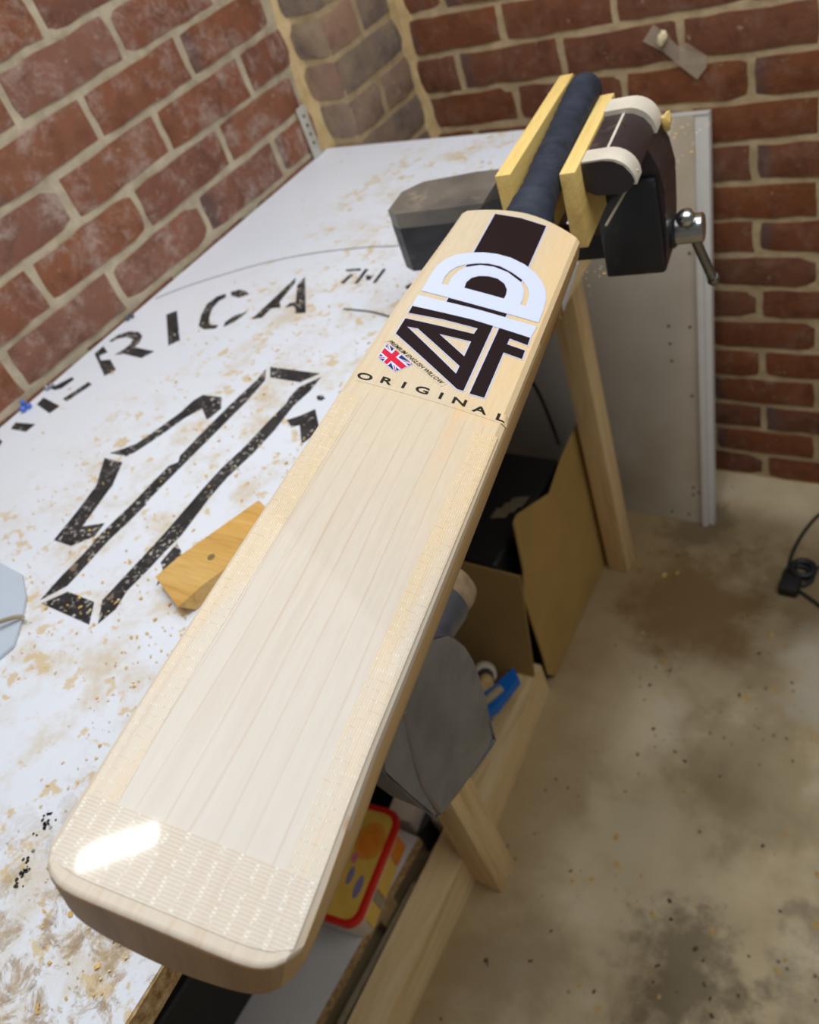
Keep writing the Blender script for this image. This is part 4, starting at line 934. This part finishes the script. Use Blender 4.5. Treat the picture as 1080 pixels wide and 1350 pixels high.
disc('printed_oval', .042, -.038, .007, .020, M_PURPLE, .0811); disc('printed_oval', .020, -.024, .006, .016, M_PURPLE, .0811); disc('printed_oval', .014, .006, .006, .010, M_PINK, .0812)
for y0, y1, mat in ((-.075, -.045, M_YELLOW), (-.044, -.026, M_PALE), (-.024, .030, M_YELLOW), (.034, .070, M_ORANGE)):
    tp_('side_print', boxm('side_print', (.0588, y0, .015), (.0645, y1, .055), 0, 1, Matrix.Identity(4)), mat, tbody)
# timber offcuts and clutter between shelf and rail
def off(name, a, b, wd, h, z, mat, label, cat='offcut', roll=0):
    d = Vector((b[0] - a[0], b[1] - a[1])); L = d.length; rz = math.atan2(d.y, d.x)
    M_ = Matrix.Translation(((a[0] + b[0]) / 2, (a[1] + b[1]) / 2, z)) @ Matrix.Rotation(rz, 4, 'Z') @ Matrix.Rotation(roll, 4, 'X')
    return tag(link(name, boxm(name, (-L / 2, -wd / 2, 0), (L / 2, wd / 2, h), .002), mat, M=M_), label, cat)
off('timber_offcut', (.4835, -1.47), (.4835, -1.215), .012, .07, 0, M_PALE, 'long grey weathered offcut between the shelf edge and bottom rail')
tag(link('black_tool_case', boxm('black_tool_case', (.06, -2.0, .1185), (.345, -1.475, .30), .01, 3), M_BLACKP), 'black tool case on the shelf below the bat toe', 'case')
off('dark_batten', (.430, -1.135), (.445, -1.055), .028, .075, 0, M_GREYP, 'dark grey block on the floor beyond the shelf end', 'block')
off('timber_offcut', (.472, -1.11), (.468, -1.02), .014, .10, 0, M_PALE, 'short grey offcut standing beside the bottom rail near the front leg')
off('paper_bundle', (.415, -1.14), (.395, -1.01), .05, .12, 0, M_TUBCLEAR, 'cream wrapped bundle on the floor behind the plastic tub', 'bundle')
off('dark_batten', (.300, -1.12), (.285, -.98), .07, .17, 0, M_BLACKP, 'tall black block behind the cream bundle under the bench', 'block')
# cables hanging below the bench near the rear leg
cb = smooth_path([(.30, -.425, .889), (.33, -.40, .76), (.36, -.36, .62), (.40, -.33, .50), (.43, -.345, .40), (.45, -.37, .379)], 6)
tag(link('hanging_cable', tubem('hanging_cable', cb, .004, 8), M_CABLE), 'dark cable running down in front of the white backboard onto the crate', 'cable')
# power lead and plug on the floor by the wall
lead = empty('power_lead', (.89, -.29, 0), 0, 'black power lead with coiled ring lying on the floor by the back wall', 'cable')
def ring(cx_, cy_, z, r, th, tl=0):
    return [(cx_ + r * math.cos(2 * math.pi * i / 24), cy_ + r * math.sin(2 * math.pi * i / 24), z + tl * math.cos(2 * math.pi * i / 24)) for i in range(24)]
link('coil', tubem('coil', ring(.905, -.268, .012, .021, 0), .0075, 10, True), M_CABLE, lead)
link('coil', tubem('coil', ring(.900, -.285, .006, .027, 0), .0055, 10, True), M_CABLE, lead)
link('plug', boxm('plug', (.872, -.345, .001), (.912, -.300, .026), .008, 3), M_CABLE, lead)
link('cable', tubem('cable', smooth_path([(.876, -.275, .006), (.873, -.22, .006), (.882, -.15, .007), (.905, -.085, .006), (.96, -.04, .006), (1.06, -.03, .006)], 6), .0034, 8), M_CABLE, lead)
link('cable', tubem('cable', smooth_path([(.91, -.325, .006), (.945, -.345, .006), (.985, -.37, .006), (1.06, -.40, .006), (1.2, -.42, .006)], 6), .0034, 8), M_CABLE, lead)
link('cable', tubem('cable', smooth_path([(.925, -.262, .006), (.96, -.22, .0065), (1.01, -.19, .006), (1.1, -.2, .006)], 6), .0026, 8), M_CABLE, lead)
